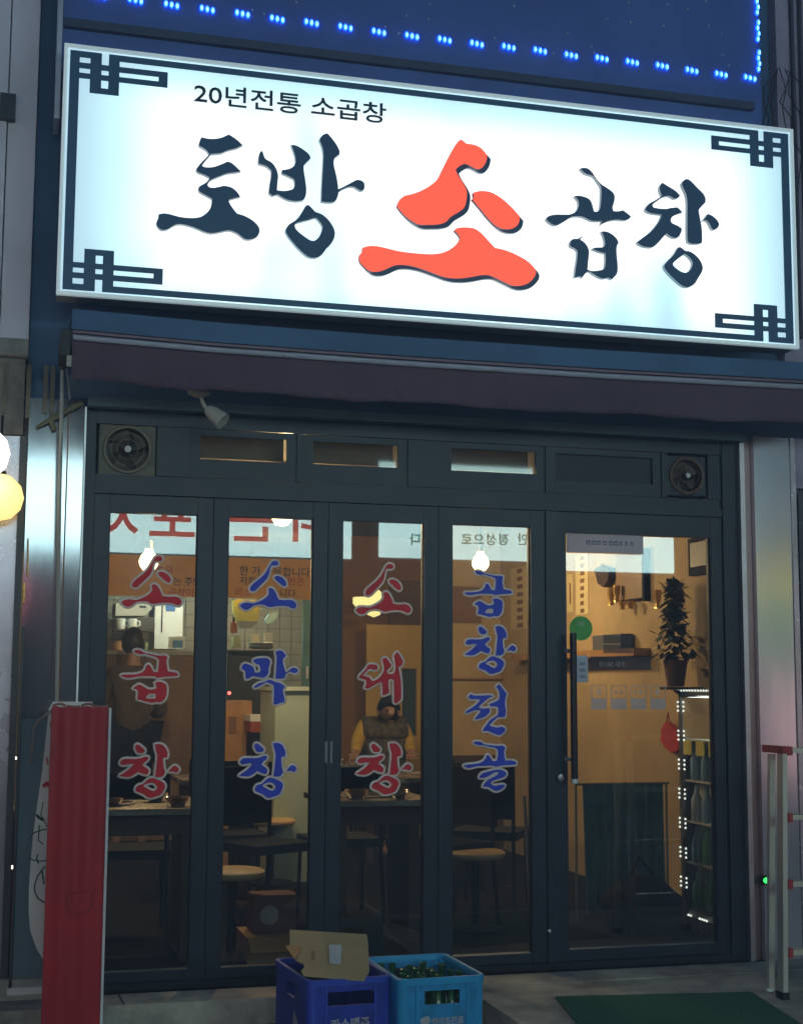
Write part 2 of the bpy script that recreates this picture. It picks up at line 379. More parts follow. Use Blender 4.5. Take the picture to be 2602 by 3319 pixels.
TWG = glass_mat('transom_glass', (.75, .76, .72), 1.6, .03)
for x0, x1, kd in tw:
    if kd == 'fan': continue
    fr = .045; z0, z1 = 2.427, 2.658
    wob = cells_mesh('transom_window', [(x0, x1, z0, z1)], .035, .02, FRAME, sf, cut=[(x0+fr, x1-fr, 2.517 if kd == 'w' else 2.49, 2.628)])
    if kd == 'd': box('infill_panel', x0+fr-.002, x1-fr+.002, .038, .044, 2.48, 2.64, mat('dark_infill', (.04, .045, .06), .6), wob, bevel=0); continue
    box('pane', x0+fr-.002, x1-fr+.002, .038, .044, 2.50, 2.63, TWG, wob, bevel=0)
    box('blind', x0+fr-.01, x1-fr+.01, .16, .165, 2.48 if kd == 'd' else 2.545, 2.65, mat('beige_blind', (.5, .49, .47), .8, trans=.4), wob, bevel=0)
box('sill_plate', -.12, 3.18, -.02, .1, SLAB+.001, SLAB+.03, GASKET, sf, bevel=.004)

def leaf(x0, x1, g0, g1, gz0, gz1, z1, label, cat, name, grp=None, tilt=0.0):
    t = thing(name, label, cat, ((x0+x1)/2, .03, SLAB+.03), group=grp)
    zb = SLAB+.034
    box('stile', x0, g0, .006, .06, zb, z1, FRAME, t); box('stile', g1, x1, .006, .06, zb, z1, FRAME, t)
    box('top_rail', g0+.001, g1-.001, .008, .06, gz1, z1, FRAME, t); box('bottom_rail', g0+.001, g1-.001, .008, .06, zb, gz0, FRAME, t)
    bm = bmesh.new(); ym = .034
    v = [bm.verts.new(p) for p in ((g0-.005, ym, gz0-.005), (g1+.005, ym, gz0-.005), (g1+.005, ym+tilt, gz1+.005), (g0-.005, ym+tilt, gz1+.005))]
    bm.faces.new(v); obj('glass_pane', bm, GLASS, t)
    for gx in (g0, g1):
        box('gasket', gx-.004, gx+.004, .02, .033, gz0, gz1, GASKET, t, bevel=0)
    return t
leaves = []
for i, (lx0, lx1, lab) in enumerate(((-.071, .4755, 'red lettering of the three syllables so gop chang'), (.4795, 1.0255, 'blue lettering of the three syllables so mak chang'),
                                   (1.0295, 1.5755, 'red lettering of the three syllables so dae chang'), (1.5795, 2.129, 'blue lettering of four syllables down its glass'))):
    leaves.append(leaf(lx0, lx1, i*.55, i*.55+.405, .188, GT, 2.331, 'narrow dark framed folding glass door with '+lab, 'door', 'folding_door', 'folding glass doors of the shop front'))
for i in (1, 3):
    box('hinge', i*.55+.47 if i < 3 else 1.045, i*.55+.482 if i < 3 else 1.057, -.004, .008, 1.1, 1.2, mat('grey_hinge', (.2, .2, .22), .4, .8), leaves[i if i < 3 else 1])
door = leaf(2.168, 3.103, 2.242, 3.04, .195, GT-.022, 2.331, 'wide glass entrance door with long black pull handle and green round sticker', 'door', 'entrance_door', tilt=.010)
h = tube('pull_handle', [at(1857, 2052, -.07), at(1862, 2530, -.07)], .017, mat('black_handle', (.012, .012, .014), .3, .2), door, n=12)
for yy in (2110, 2462): p = at(1858, yy, -.07); tube('standoff', [(p.x, -.07, p.z), (p.x-.01, .01, p.z)], .009, ALU, h)
lathe('end_cap', [(0, -.012), (.018, -.01), (.018, .01), (0, .012)], at(1862, 2532, -.07), WHITE, h, n=12)
p = at(1815, 2521, .0); lathe('lock_cylinder', [(0, -.016), (.016, -.014), (.02, -.002), (.02, .006)], (p.x, 0, p.z), mat('lock_metal', (.45, .42, .45), .3, .8), door, n=14, axis='Y')
p = at(1779, 3018, .0); lathe('floor_bolt', [(0, -.01), (.008, -.008), (.008, .006)], (p.x, 0, p.z), ALU, door, n=10, axis='Y')
GST = mat('green_sticker', (.1, .5, .12), .5, 0, .08, trans=.3); GSTL = mat('pale_green_print', (.35, .6, .35), .6)
p = at(1882, 2037, .03); stk = lathe('round_sticker', [(0, -.004), (.061, -.003), (.061, -.001)], (p.x, .03, p.z), GST, door, n=32, axis='Y')
box('sticker_print', p.x-.018, p.x+.018, .0245, .0255, p.z+.012, p.z+.034, GSTL, stk, bevel=0)
GREYP = mat('frosted_print', (.6, .6, .66), .7, 0, .1, alpha=.5); DKP = mat('smoky_print', (.1, .09, .1), .7, 0, .2, alpha=.5)
q0, q1 = at(1868, 2125, .03), at(1905, 2212, .03)
ps = box('price_sticker', q0.x, q1.x, .028, .031, q1.z, q0.z, mat('pale_sticker', (.6, .62, .7), .6, 0, .06), door, bevel=0)
for i in range(3): box('sticker_print', q0.x+.014, q1.x-.014, .0262, .0275, q1.z+.02+.032*i, q1.z+.036+.032*i, mat('sticker_ink', (.35, .36, .42), .7), ps, bevel=0)
q0, q1 = at(1912, 2128, .03), at(2110, 2172, .03)
hs = box('hours_sticker', q0.x, q1.x, .0285, .0312, q1.z, q0.z, DKP, door, bevel=0)
text_mesh('hours_text', '01:00 새벽', (q0.x+.05, q1.z+.016), .03, .0275, GREYP, hs, bold=.01, thick=0)
q0, q1 = at(1955, 2058, .03), at(2050, 2118, .03)
ds = cells_mesh('dark_sticker', [(q0.x, q0.x+.055, q1.z, q0.z), (q0.x+.055, q1.x, q1.z, q0.z)], .0310, .0012, DKP, door, cut=[(q0.x, q1.x, (q0.z+q1.z)/2-.004, (q0.z+q1.z)/2+.004)])
for i in range(4):
    q0, q1 = at(1915+64*i, 2222, .03), at(1966+64*i, 2300, .03)
    zm = q0.z*.46+q1.z*.54; r_ = .005
    ic = cells_mesh('icon_sticker', [(q0.x, q1.x, q1.z, q0.z)], .0315, .0012, GREYP, door, cut=[(q0.x+r_, q1.x-r_, zm, q0.z-r_)])
    cx, cz = (q0.x+q1.x)/2, (zm+q0.z)/2
    for s_ in ((-1, 1) if i in (1, 2) else (0,)):
        lathe('icon_mark', [(0, -.001), (.011 if s_ else .016, -.0005), (.011 if s_ else .016, .0005)], (cx+s_*.014, .0305, cz), GREYP, ic, n=10, axis='Y')

# ------------------------------------------------------------------ exhaust fans in the transom
def fan(cx, cz, R, label, hubc, ringm, housing):
    t = thing('exhaust_fan', label, 'fan', (cx, .02, cz-R), group='exhaust fans in the transom')
    hw = R*1.22
    bm = bmesh.new(); n = 32
    inn = [bm.verts.new((cx+R*math.cos(2*math.pi*k/n), .02, cz+R*math.sin(2*math.pi*k/n))) for k in range(n)]
    def sq(a):
        c, s = math.cos(a), math.sin(a); m_ = max(abs(c), abs(s)); return (cx+hw*c/m_, .02, cz+hw*.93*s/m_)
    out = [bm.verts.new(sq(2*math.pi*k/n)) for k in range(n)]
    bk = [bm.verts.new((v.co.x, .12, v.co.z)) for v in inn]
    for k in range(n):
        k2 = (k+1) % n; bm.faces.new((inn[k], inn[k2], out[k2], out[k])); bm.faces.new((inn[k2], inn[k], bk[k], bk[k2]))
    obj('housing', bm, housing, t, smooth='auto')
    bm = bmesh.new(); btube(bm, [(cx+R*1.0*math.cos(a), .012, cz+R*1.0*math.sin(a)) for a in [2*math.pi*k/36 for k in range(37)]], .008, 6, cap=False); obj('guard_ring', bm, ringm, t, smooth=True)
    for rr in (.72, .45):
        bm = bmesh.new(); btube(bm, [(cx+R*rr*math.cos(a), .006, cz+R*rr*math.sin(a)) for a in [2*math.pi*k/30 for k in range(31)]], .0022, 4, cap=False); obj('guard_wire', bm, ringm, t, smooth=True)
    for k in range(5):
        a0 = 2*math.pi*k/5+.3; bm = bmesh.new(); g = []
        for i in range(6):
            r_ = R*(.2+.72*i/5); wd = .25+.28*i/5
            g.append([bm.verts.new((cx+r_*math.cos(a0+wd*s+.1*i), .07+.02*s, cz+r_*math.sin(a0+wd*s+.1*i))) for s in (-1, -.3, .3, 1)])
        for A, B in zip(g, g[1:]):
            for s in range(3): bm.faces.new((A[s], A[s+1], B[s+1], B[s]))
        obj('blade', bm, mat('fan_blade', (.17, .15, .12), .6, 0, .3, 9), t, smooth=True)
    lathe('hub', [(0, -.004), (R*.13, -.002), (R*.17, .02), (R*.2, .06)], (cx, .0, cz), mat('hub_brown', (.1, .08, .07), .5), t, n=18, axis='Y')
    lathe('hub_cap', [(0, -.008), (R*.14, -.005), (R*.15, -.001)], (cx, .0, cz), hubc, t, n=18, axis='Y')
    box('back_plate', cx-hw, cx+hw, .13, .135, cz-hw*.93, cz+hw*.93, mat('fan_shutter', (.13, .11, .09), .7), t, bevel=0)
HUBW = mat('hub_white', (.8, .82, .88), .4)
fan(.072, 2.545, .106, 'round exhaust fan in a beige housing near the security lamp', HUBW, mat('fan_beige', (.25, .22, .16), .5), mat('fan_housing_beige', (.17, .155, .115), .55, 0, .35, 9))
fan(2.915, 2.545, .09, 'round brown exhaust fan in the transom above the entrance door', HUBW, mat('fan_brown', (.2, .11, .07), .5), mat('fan_housing_dark', (.03, .035, .05), .5, 0, .3, 9))

# ================================================================== awning
aw = thing('awning', 'retracted maroon awning with a pale front bar below the sign', 'awning', (1.5, -.4, 2.7))
BARM = mat('lilac_grey_bar', (.3, .29, .36), .4, .3, .1)
bar = [at(236, 1092, -.5), at(700, 1134, -.5), at(1300, 1177, -.5), at(1950, 1218, -.5), at(2602, 1254, -.5)]
bar = [Vector((v.x, -.5, v.z)) for v in bar]; e = (bar[-1]-bar[-2]); bar.append(bar[-1]+e*.25)
def sweep(name, path, prof, m, parent, **k):
    bm = bmesh.new(); rings = [[bm.verts.new(p+Vector((0, a, b))) for a, b in prof] for p in path]; n = len(prof)
    for A, B in zip(rings, rings[1:]):
        for i in range(n): bm.faces.new((A[i], A[(i+1) % n], B[(i+1) % n], B[i]))
    bm.faces.new(rings[0]); bm.faces.new(rings[-1][::-1]); return obj(name, bm, m, parent, smooth='auto', **k)
sweep('front_bar', bar, [(-.008, -.014), (-.014, 0), (-.012, .01), (0, .014), (.04, .014), (.04, -.012)], BARM, aw)
sweep('front_bar_lip', [p+Vector((0, .006, .026)) for p in bar], [(-.004, -.006), (-.004, .006), (.02, .006), (.02, -.006)], mat('bar_lip', (.2, .13, .16), .5, .2), aw)
# rolled fabric and valance with soft folds
bm = bmesh.new(); rows = []
NX = 60
def barpt(s):
    f_ = s*(len(bar)-1); i = min(int(f_), len(bar)-2); return bar[i].lerp(bar[i+1], f_-i)
for j, (dy, dz) in enumerate(((.012, -.012), (.014, -.06), (.017, -.11), (.02, -.155), (.023, -.178), (.028, -.178), (.026, -.1), (.022, -.012))):
    rows.append([bm.verts.new(barpt(i/NX)+Vector((0, dy+(.008*math.sin(i*.9+j*.3)+.006*math.sin(i*2.3+j))*min(1, j/3), dz+(.006*math.sin(i*.55)+.003*math.sin(i*1.7))*(j > 2)))) for i in range(NX+1)])
for A, B in zip(rows, rows[1:]):
    for i in range(NX): bm.faces.new((A[i], A[i+1], B[i+1], B[i]))
obj('valance', bm, MAROON, aw, smooth=True)
bm = bmesh.new(); btube(bm, [p+Vector((0, .24, .05)) for p in bar], .075, 14); obj('fabric_roll', bm, MAROON, aw, smooth='auto')
sweep('cassette', [p+Vector((0, .24, .05)) for p in bar], [(-.1, .02), (-.1, .11), (.12, .13), (.25, .13), (.25, -.02), (.24, -.02), (.24, .11), (-.08, .09)], SOFFIT, aw)
sweep('soffit_panel', [Vector((p.x, -.30, 2.80)) for p in bar], [(-.02, 0), (-.02, .012), (.24, -.03), (.24, -.042)], SOFFIT, aw)
for sx in (-.20, 3.30):
    tube('folding_arm', [(sx, -.06, 2.86), (sx+.02, -.28, 2.80), (sx, -.46, bar[0].z-.03)], .014, mat('arm_grey', (.16, .16, .17), .5, .4), aw)
box('end_bracket', -.262, -.222, -.50, -.24, bar[0].z-.08, bar[0].z+.03, mat('dark_bracket', (.02, .02, .022), .5), aw, bevel=.012)
box('bracket_tag', -.235, -.215, -.515, -.50, bar[0].z-.13, bar[0].z-.085, mat('pale_tag', (.5, .48, .42), .6), aw, bevel=.003)
cr = thing('awning_crank_rod', 'thin pale crank rod hanging in front of the left steel pilaster', 'rod', tuple(at(190, 2290, -.25)))
PALE = mat('pale_rod', (.42, .42, .38), .5, .2)
tube('rod', [at(203, 1190, -.25), at(193, 1600, -.25), at(183, 2320, -.25)], .0085, PALE, cr)
tube('hook_wire', [at(213, 1180, -.22), at(222, 1240, -.22), at(226, 1295, -.22)], .004, PALE, cr)
tube('universal_joint', [at(200, 1175, -.25), at(204, 1200, -.25)], .014, mat('joint', (.06, .06, .065), .4), cr)
cbm = mat('leaf_litter', (.16, .17, .10), .8, 0, .3)
cl = thing('awning_arm_bracket', 'stained grey elbow bracket on the left pilaster under the awning', 'bracket', tuple(at(180, 1385, -.08)))
tube('arm', [at(118, 1385, -.08), at(180, 1350, -.10), at(265, 1305, -.10)], [.006, .014, .012], cbm, cl)
tube('clamp', [at(165, 1360, -.10), at(178, 1392, -.10)], .012, cbm, cl)

# spot lamp under the awning
sl = thing('spot_lamp', 'white spot lamp on a bent arm hanging under the awning', 'lamp', tuple(at(650, 1285, -.3)))
WP = mat('off_white_lamp', (.55, .53, .48), .5, 0, .1)
p0 = at(645, 1276, -.30); lathe('mount_plate', [(0, .012), (.052, .01), (.05, -.002), (.02, -.016), (0, -.017)], (p0.x, -.3, p0.z), WP, sl, n=18)
tube('stem', [(p0.x, -.3, p0.z), (p0.x, -.3, 2.80)], .008, WP, sl)
a, b_, c_ = at(650, 1282, -.3), at(660, 1312, -.3), at(676, 1330, -.3)
tube('arm', [a, b_, c_], .009, WP, sl)
hd, he = at(668, 1322, -.30), at(724, 1366, -.34); d = (he-hd).normalized(); L = (he-hd).length
bm = bmesh.new(); btube(bm, [hd, hd+d*.012, hd+d*L*.45, he, he-d*.012], [.010, .024, .034, .040, .034], 16); obj('lamp_head', bm, WP, sl, smooth='auto')
bm = bmesh.new(); btube(bm, [he-d*.011, he-d*.009], .033, 16); obj('lens', bm, mat('dark_lens', (.03, .03, .035), .2), sl)

# ================================================================== main sign
SY = -.385
X0, X1, Z0, Z1 = -.285, 3.342, 3.150, 4.296
sg = thing('shop_sign', 'large white backlit shop sign with navy and red brush lettering', 'sign', (1.5, -.3, Z0))
SIDEM = mat('sign_side', (.35, .38, .4), .5, .3)
box('cabinet', X0+.004, X1-.004, SY+.012, -.245, Z0+.004, Z1-.004, SIDEM, sg, bevel=.004)
FACE = sign_face('backlit_sign_face', X0, X1, Z0, Z1, .82)
fw_ = .016
box('light_panel', X0+fw_, X1-fw_, SY, SY+.010, Z0+fw_, Z1-fw_, FACE, sg, bevel=0)
FRM = mat('glowing_edge_aluminium', (.8, .86, .88), .4, 0, .04, emit=(.7, .9, .95), es=.22)  # edge has a faint glow of its own put into the metal
for n_, r_ in (('frame', (X0, X1, Z0, Z0+fw_)), ('frame', (X0, X1, Z1-fw_, Z1)), ('frame', (X0, X0+fw_-.0005, Z0+fw_+.0005, Z1-fw_-.0005)), ('frame', (X1-fw_+.0005, X1, Z0+fw_+.0005, Z1-fw_-.0005))):
    box(n_, r_[0], r_[1], SY-.014, SY+.0115, r_[2], r_[3], FRM, sg, bevel=.003)
# key pattern border
bx0, bx1, bz0, bz1 = X0+.026, X1-.026, Z0+.026, Z1-.026; U = .00101
H = [(0, 428, 53, 78), (0, 428, 100, 124), (388, 428, 53, 124), (88, 137, 0, 187), (168, 215, 0, 187), (88, 215, 161, 187)]
rects = [(bx0, bx1, bz0, bz0+.028), (bx0, bx1, bz1-.028, bz1), (bx0, bx0+.042, bz0, bz1), (bx1-.042, bx1, bz0, bz1)]; cuts = []
for sx_ in (0, 1):
    for sz_ in (0, 1):
        for (u0, u1, v0, v1), L in [(r, rects) for r in H] + [((137, 168, -1, 53), cuts), ((137, 168, 78, 100), cuts), ((137, 168, 124, 161), cuts)]:
            a, b_ = (bx0+u0*U, bx0+u1*U) if sx_ == 0 else (bx1-u1*U, bx1-u0*U)
            c_, d_ = (bz0+v0*U, bz0+v1*U) if sz_ == 0 else (bz1-v1*U, bz1-v0*U)
            L.append((a, b_, c_, d_))
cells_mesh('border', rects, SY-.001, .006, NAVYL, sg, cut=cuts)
# ------------------------------------------------------------------ brush lettering, traced stroke by stroke
C = 'c'
def strokes(s, x0, y0, k):
    """'x y' pairs separated by commas, * marks a corner, / next loop"""
    out = []
    for loop in s.split('/'):
        L = []
        for q in loop.split(','):
            a = q.strip().rstrip('*').split(); p = (x0+float(a[0])*k, y0+float(a[1])*k)
            L.append(p+(C,) if q.strip().endswith('*') else p)
        out.append(L)
    return out
def to_plane(loops, Y, dx=0, dy=0):
    res = []
    for L in loops:
        q = []
        for p in L:
            w_ = at(p[0]+dx, p[1]+dy, Y); q.append((w_.x, w_.z)+((C,) if len(p) > 2 else ()))
        res.append(smooth_loop(q))
    return res
TO = strokes('697 100*,770 118,850 125,960 110,1075 62*,1180 130,1265 210*,1180 250,1060 280,960 320,830 330*,800 365,745 430,700 490*,740 515,850 515,960 480,1055 437*,1110 455,1175 510,1240 572*,1170 585,1050 600,930 645,825 690,790 730,778 765*,810 795,880 800,1005 772*,1110 795,1190 860,1232 925*,1160 940,1075 965*,1080 1005,1130 1085,1190 1160*,1280 1185,1400 1250,1480 1330,1500 1400,1470 1470,1390 1510,1300 1510,1190 1430,1080 1390,960 1410,840 1430,740 1410,600 1350,440 1305,340 1310,220 1375,140 1380,85 1330,72 1280,100 1220,103 1170*,170 1155,250 1165,400 1205,560 1220,680 1205,760 1155,815 1090,838 1020,843 950*,760 905,680 860,652 820,670 780,750 735,795 690,808 655*,740 620,650 585,622 550,650 505,690 455,745 400,805 335*,760 275,660 215*,672 150', 490, 420, .2342)
BANG = strokes('165 290,185 330,215 400,300 450,360 530,390 630,380 740,375 835*,480 845,580 825,615 790,622 730,612 680*,540 640,445 600*,445 555*,540 540,600 505,632 450,628 370,600 280,572 205*,640 215,730 265,810 330,840 390,800 430,745 490*,745 560,765 690,780 820,770 920,740 970*,640 985,520 965,430 920,385 890*,310 910*,262 870*,275 760,295 640,298 560*,230 500,120 465*,122 380,140 310/1070 48,1100 75,1190 190,1240 290,1240 335*,1175 385,1160 440,1165 510,1195 630,1215 750,1222 820*,1300 785,1420 720,1480 692,1550 705,1585 750,1580 820,1540 840,1490 815,1440 785,1370 785,1240 845,1215 920,1190 975,1140 1000,1050 1000*,990 990*,995 800,1010 520,1018 330,1000 230,960 130*,1000 75,1045 52/805 1040,840 1065,905 1135*,1000 1170,1090 1250,1150 1340,1175 1420,1165 1500,1120 1580,1060 1640,1010 1710,950 1755,880 1770,800 1750,700 1670,590 1550,510 1440,495 1380,540 1310,620 1260,680 1200,730 1120,770 1055/910 1215,960 1260,1005 1330,995 1400,960 1475,900 1530,840 1530,740 1465,650 1390,620 1330,640 1290,720 1265,820 1240', 810, 420, .2342)
SO = strokes('940 30,990 65*,1060 75,1120 105,1172 165*,1160 225,1125 275,1080 285,1030 260,980 240,930 260,897 290*,920 340,965 410,995 480,990 560,970 620,920 660,860 695,810 745,740 765,660 768,580 765,510 730,440 670,390 605*,415 550,455 517*,560 490,660 440,740 375,780 300,830 200,890 90/1050 490*,1110 475,1190 482,1270 520,1350 585,1410 645,1455 700*,1440 760,1390 800,1320 805,1250 780,1180 715,1110 630,1040 545*,1055 535*/885 815*,910 797,980 790,1060 800,1120 840,1180 905,1240 968*,1320 985,1430 1030,1530 1090,1590 1160,1585 1210,1530 1270,1460 1295,1380 1292,1290 1250,1190 1205,1110 1205,1000 1225,900 1232,800 1220,700 1185,560 1135,450 1115,370 1120,300 1150,240 1172,160 1170,100 1125,68 1080,68 1030,92 1000,95 965*,160 950,250 958,400 995,560 1015,700 1022,800 1005,880 960,930 905,937 875*,910 840', 1140, 440, .3747)
GOP = strokes('695 80*,760 68,830 82,900 145,960 235,1050 345,1180 430,1265 500,1290 560,1285 640,1250 760*,1270 818*,1350 822,1435 803*,1500 850,1575 910*,1540 950,1470 975,1330 965,1190 985,1080 1035,1020 1085*,1060 1030,1070 985*,970 990,870 975,740 915,620 905,540 920,450 975,330 1045,250 1060,170 1020,110 955,150 905,270 878,400 880,520 875,600 840,655 775,672 690,655 625,600 555*,680 552,780 575,850 610,895 680,915 760,935 825*,1000 825,1040 770,1055 650,1060 520,1055 400,1000 310,930 215,860 190,770 155/755 1235*,690 1310*,760 1355,820 1430,848 1520,835 1660,820 1830*,900 1855,1030 1845,1110 1815,1130 1740,1138 1640,1130 1545*,1020 1520,900 1470*,960 1450,1080 1445,1120 1410,1122 1330,1095 1240,1065 1170*,1160 1175,1260 1230,1330 1300,1358 1360*,1325 1440,1325 1560,1340 1720,1340 1860,1310 1930,1240 2000*,1180 1970,1080 1985,960 1930,860 1860*,800 1880,730 1970*,690 1945,640 1960,600 1965*,615 1820,640 1660,650 1510*,600 1460,530 1430,520 1370,560 1305,655 1298*', 1750, 530, .18735)
CHANG = strokes('570 165*,680 235,800 310,872 385*,840 430,770 440*,690 395,590 405*,480 480,395 545*,410 590,500 612,640 620,700 605,825 592*,870 630,915 680*,830 705,750 745,715 800,730 860,800 895,880 940,905 975,880 1050,840 1110,780 1120,700 1090,640 1040*,570 1120,490 1210,400 1280,270 1275,180 1240,130 1190*,250 1105,380 1000,480 880,540 780,560 715*,450 705,340 685,280 640,290 590,345 525,410 490,510 430,565 390*,535 330,520 260,540 200/960 110,1010 105,1070 145,1180 260,1270 350,1315 440,1310 510*,1240 580,1195 640*,1215 760,1245 920,1255 1080,1250 1200,1200 1220,1080 1220,1010 1180,1000 1000,1000 700,1000 480,970 340,910 210,915 155/1355 705*,1440 745,1520 820,1550 890,1520 950,1465 980,1420 950,1380 870,1330 815,1265 820*,1310 770/860 1280,900 1295,960 1345*,1050 1360,1140 1420,1220 1510,1265 1620,1255 1700,1190 1810,1130 1910,1060 1960,980 1975,890 1935,780 1840,680 1740,605 1640,610 1580,680 1500,760 1420,810 1340,840 1290/960 1400,1030 1450,1090 1530,1085 1610,1040 1690,970 1725,900 1710,820 1660,750 1590,770 1540,840 1480,910 1430', 2040, 560, .18735)
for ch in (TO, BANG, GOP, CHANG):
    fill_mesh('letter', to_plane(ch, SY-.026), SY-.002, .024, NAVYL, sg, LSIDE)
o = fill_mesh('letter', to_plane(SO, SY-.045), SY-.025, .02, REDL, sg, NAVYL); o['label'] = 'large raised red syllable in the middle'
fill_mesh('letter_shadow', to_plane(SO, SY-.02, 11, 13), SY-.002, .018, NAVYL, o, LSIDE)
p0, p1 = at(629, 327, SY-.01), at(1252, 390, SY-.01)
text_mesh('slogan', '20년전통 소곱창', (p0.x, p0.z+.004), .098, SY-.002, mat('slogan_grey', (.03, .07, .1), .5), sg, bold=.005, width=p1.x-p0.x, thick=.008)

# ------------------------------------------------------------------ window lettering
K = .1464
WSO = strokes('890 215*,930 170,990 155,1065 185,1055 250,980 265,905 262*,865 350,850 450,800 560,700 670,590 770,510 840,430 850,395 800,420 730,520 640,650 540,760 430,830 320/975 520,1060 500,1150 535,1230 610,1255 690,1220 740,1150 715,1060 640,990 575/850 790,910 780,970 830,1020 920,1070 1040*,1200 1055,1370 1050,1450 1090,1495 1160,1470 1230,1400 1245,1300 1200,1150 1185,1000 1195,880 1215,800 1200,740 1165,600 1155,480 1180,380 1250,300 1275,220 1245,165 1180,220 1130,330 1110,480 1125,600 1090,720 1030,810 960,845 890,832 830', 370, 1780, K)
WGOP = strokes('440 140,510 115,590 130,660 175,750 200,880 225,1000 245,1120 240,1185 270*,1160 340,1165 450,1190 590*,1300 605,1390 630,1415 690*,1330 700,1150 710,950 735*,900 705,700 700,560 700,440 720,330 735,220 720,150 680*,200 665,350 660,500 650,620 610,690 540,710 470,755 438,800 470,850 560,890 610*,970 605*,985 480,995 340*,940 285,820 245,680 205,590 215,490 190/415 970*,500 910,565 885,660 935,760 990,860 990,930 970*,935 910,905 850*,990 820,1080 840,1150 890,1165 980,1155 1120,1110 1220,1030 1275,930 1270,850 1290,720 1265,600 1230,515 1215*,525 1130,530 1040*,490 990/770 1090,900 1085,920 1110,910 1190,800 1195,705 1185,730 1130', 370, 2090, K)
WCH = strokes('540 210,590 215,650 265,715 330,700 385,630 400,565 390,520 310,515 250/200 600,250 545,350 530,500 535,620 520,730 480,790 500,770 560,700 620,665 680*,740 730,795 780,790 850,760 885,690 875,570 825*,470 900,380 940,290 940,165 920*,250 860,350 790,430 710,490 645*,380 650,260 670,200 645/930 205*,1020 195,1100 220,1165 300,1200 400,1190 500*,1110 515,1110 620,1120 730,1145 840,1090 930,1010 945,935 940*,950 800,970 620,980 440,950 330/1210 825*,1280 740,1340 690,1390 700,1440 760,1420 820,1380 840,1310 815/830 970,920 975,1030 1020,1110 1070,1145 1150,1110 1250,1060 1340,950 1385,860 1410,780 1405,700 1340,600 1295,530 1260,525 1200,570 1135,680 1100,750 1030/690 1140,780 1085,880 1075,960 1130,975 1190,920 1255,850 1245,770 1200', 750, 2380, K)
WMAK = strokes('230 580,260 510,320 490,400 515,480 560,505 620,515 680*,600 685,640 650,640 580,620 520,560 500,500 450,485 410*,580 375,700 365,800 375,860 430,850 500,825 600,825 680,780 760,710 800,620 790,460 765*,400 810,320 825*,315 740,300 650,235 610/980 225*,1090 195,1160 240,1215 320*,1150 385,1145 470,1170 570,1200 680*,1255 660,1330 590,1420 585,1475 635,1440 690,1370 695,1300 670,1205 720,1180 810*,1080 825,975 820*,990 680,995 520,1005 360/500 1000*,600 930,740 890,850 845,960 890,1080 920,1185 995*,1140 1070,1150 1160,1180 1280,1160 1340,1060 1370,1010 1395,935 1385*,940 1250,945 1100,935 970*,860 930,780 905,690 950,600 1000,520 1025', 750, 2080, K)
WDAE = strokes('480 600,540 530,640 520,740 545,770 610,720 660,640 655,550 640,470 700,370 805*,440 830,540 860,600 930,640 965*,740 920,830 850,890 770,930 680,930 560,895 400,960 345,1030 390,1090 480,1130 545*,1080 620,1010 680,1030 750,1100 780,1190 760,1230 680,1240 560,1215 400,1205 290,1280 200,1340 260,1400 360,1440 460*,1400 540,1310 600*,1330 700,1365 850,1385 1050,1390 1250,1390 1440*,1330 1500,1250 1545,1200 1520*,1200 1300,1200 1100,1190 930*,1100 905,1050 950*,1055 1080,1070 1270*,980 1320,895 1340*,895 1200,885 1060,870 980*,760 1020,640 1090,520 1155,425 1140*,460 1060,470 980,440 925*,360 900,270 880*,310 800,400 710,460 645', 1130, 2090, .12295)
WJEON = strokes('250 320*,300 345,450 345,580 340,640 360*,560 385,480 450,400 520,375 560*,460 570,550 565,575 600,550 660,470 720,390 745,310 760*,350 700,410 630,400 600*,320 600,230 630,160 655*,180 610,260 560,350 490,410 420*,330 405,250 410,200 370*,225 345/740 150*,790 220,865 315*,840 400,835 500,850 620,835 715*,740 720,700 725,630 790,570 860,620 880,700 900,770 885,830 910,835 960,790 1000,730 1030,640 1000,540 960,455 965*,470 910,525 840,555 795,625 735,705 685,720 600,715 545*,640 530,590 530,565 490*,640 465,720 420,740 360,730 270,680 190*', 1480, 2190, .1882)
WGOL = strokes('300 1150,370 1140,430 1150,470 1185,600 1205,720 1215,800 1210,840 1245*,820 1310,825 1400,845 1470*,940 1465,1020 1490,1025 1535*,930 1545,800 1550,680 1575*,600 1555,470 1560,350 1565,230 1595,150 1580,120 1550*,200 1535,340 1520,440 1490,500 1430,520 1380,545 1370,590 1420,620 1475*,690 1470*,715 1380,710 1290*,670 1250,560 1228,470 1202,400 1205,320 1185/390 1750*,440 1690,540 1660,650 1630,760 1625,840 1660,860 1700,820 1750,720 1785,630 1815,580 1850*,640 1900,730 1890,800 1880,835 1900*,790 1950,700 1990,640 1980,560 1930,450 1915*,490 1850,560 1790,660 1740,720 1690,710 1665,640 1680,560 1730,480 1760,410 1765', 1480, 2190, .1882)
def remap(loops, a, b):
    return [[(b[0]+(p[0]-a[0])*(b[1]-b[0])/(a[1]-a[0]), b[2]+(p[1]-a[2])*(b[3]-b[2])/(a[3]-a[2]))+p[2:] for p in L] for L in loops]
BSO, BGOP, BCH = (391, 592, 1800, 1969), (389, 587, 2103, 2286), (768, 966.5, 2401, 2596)
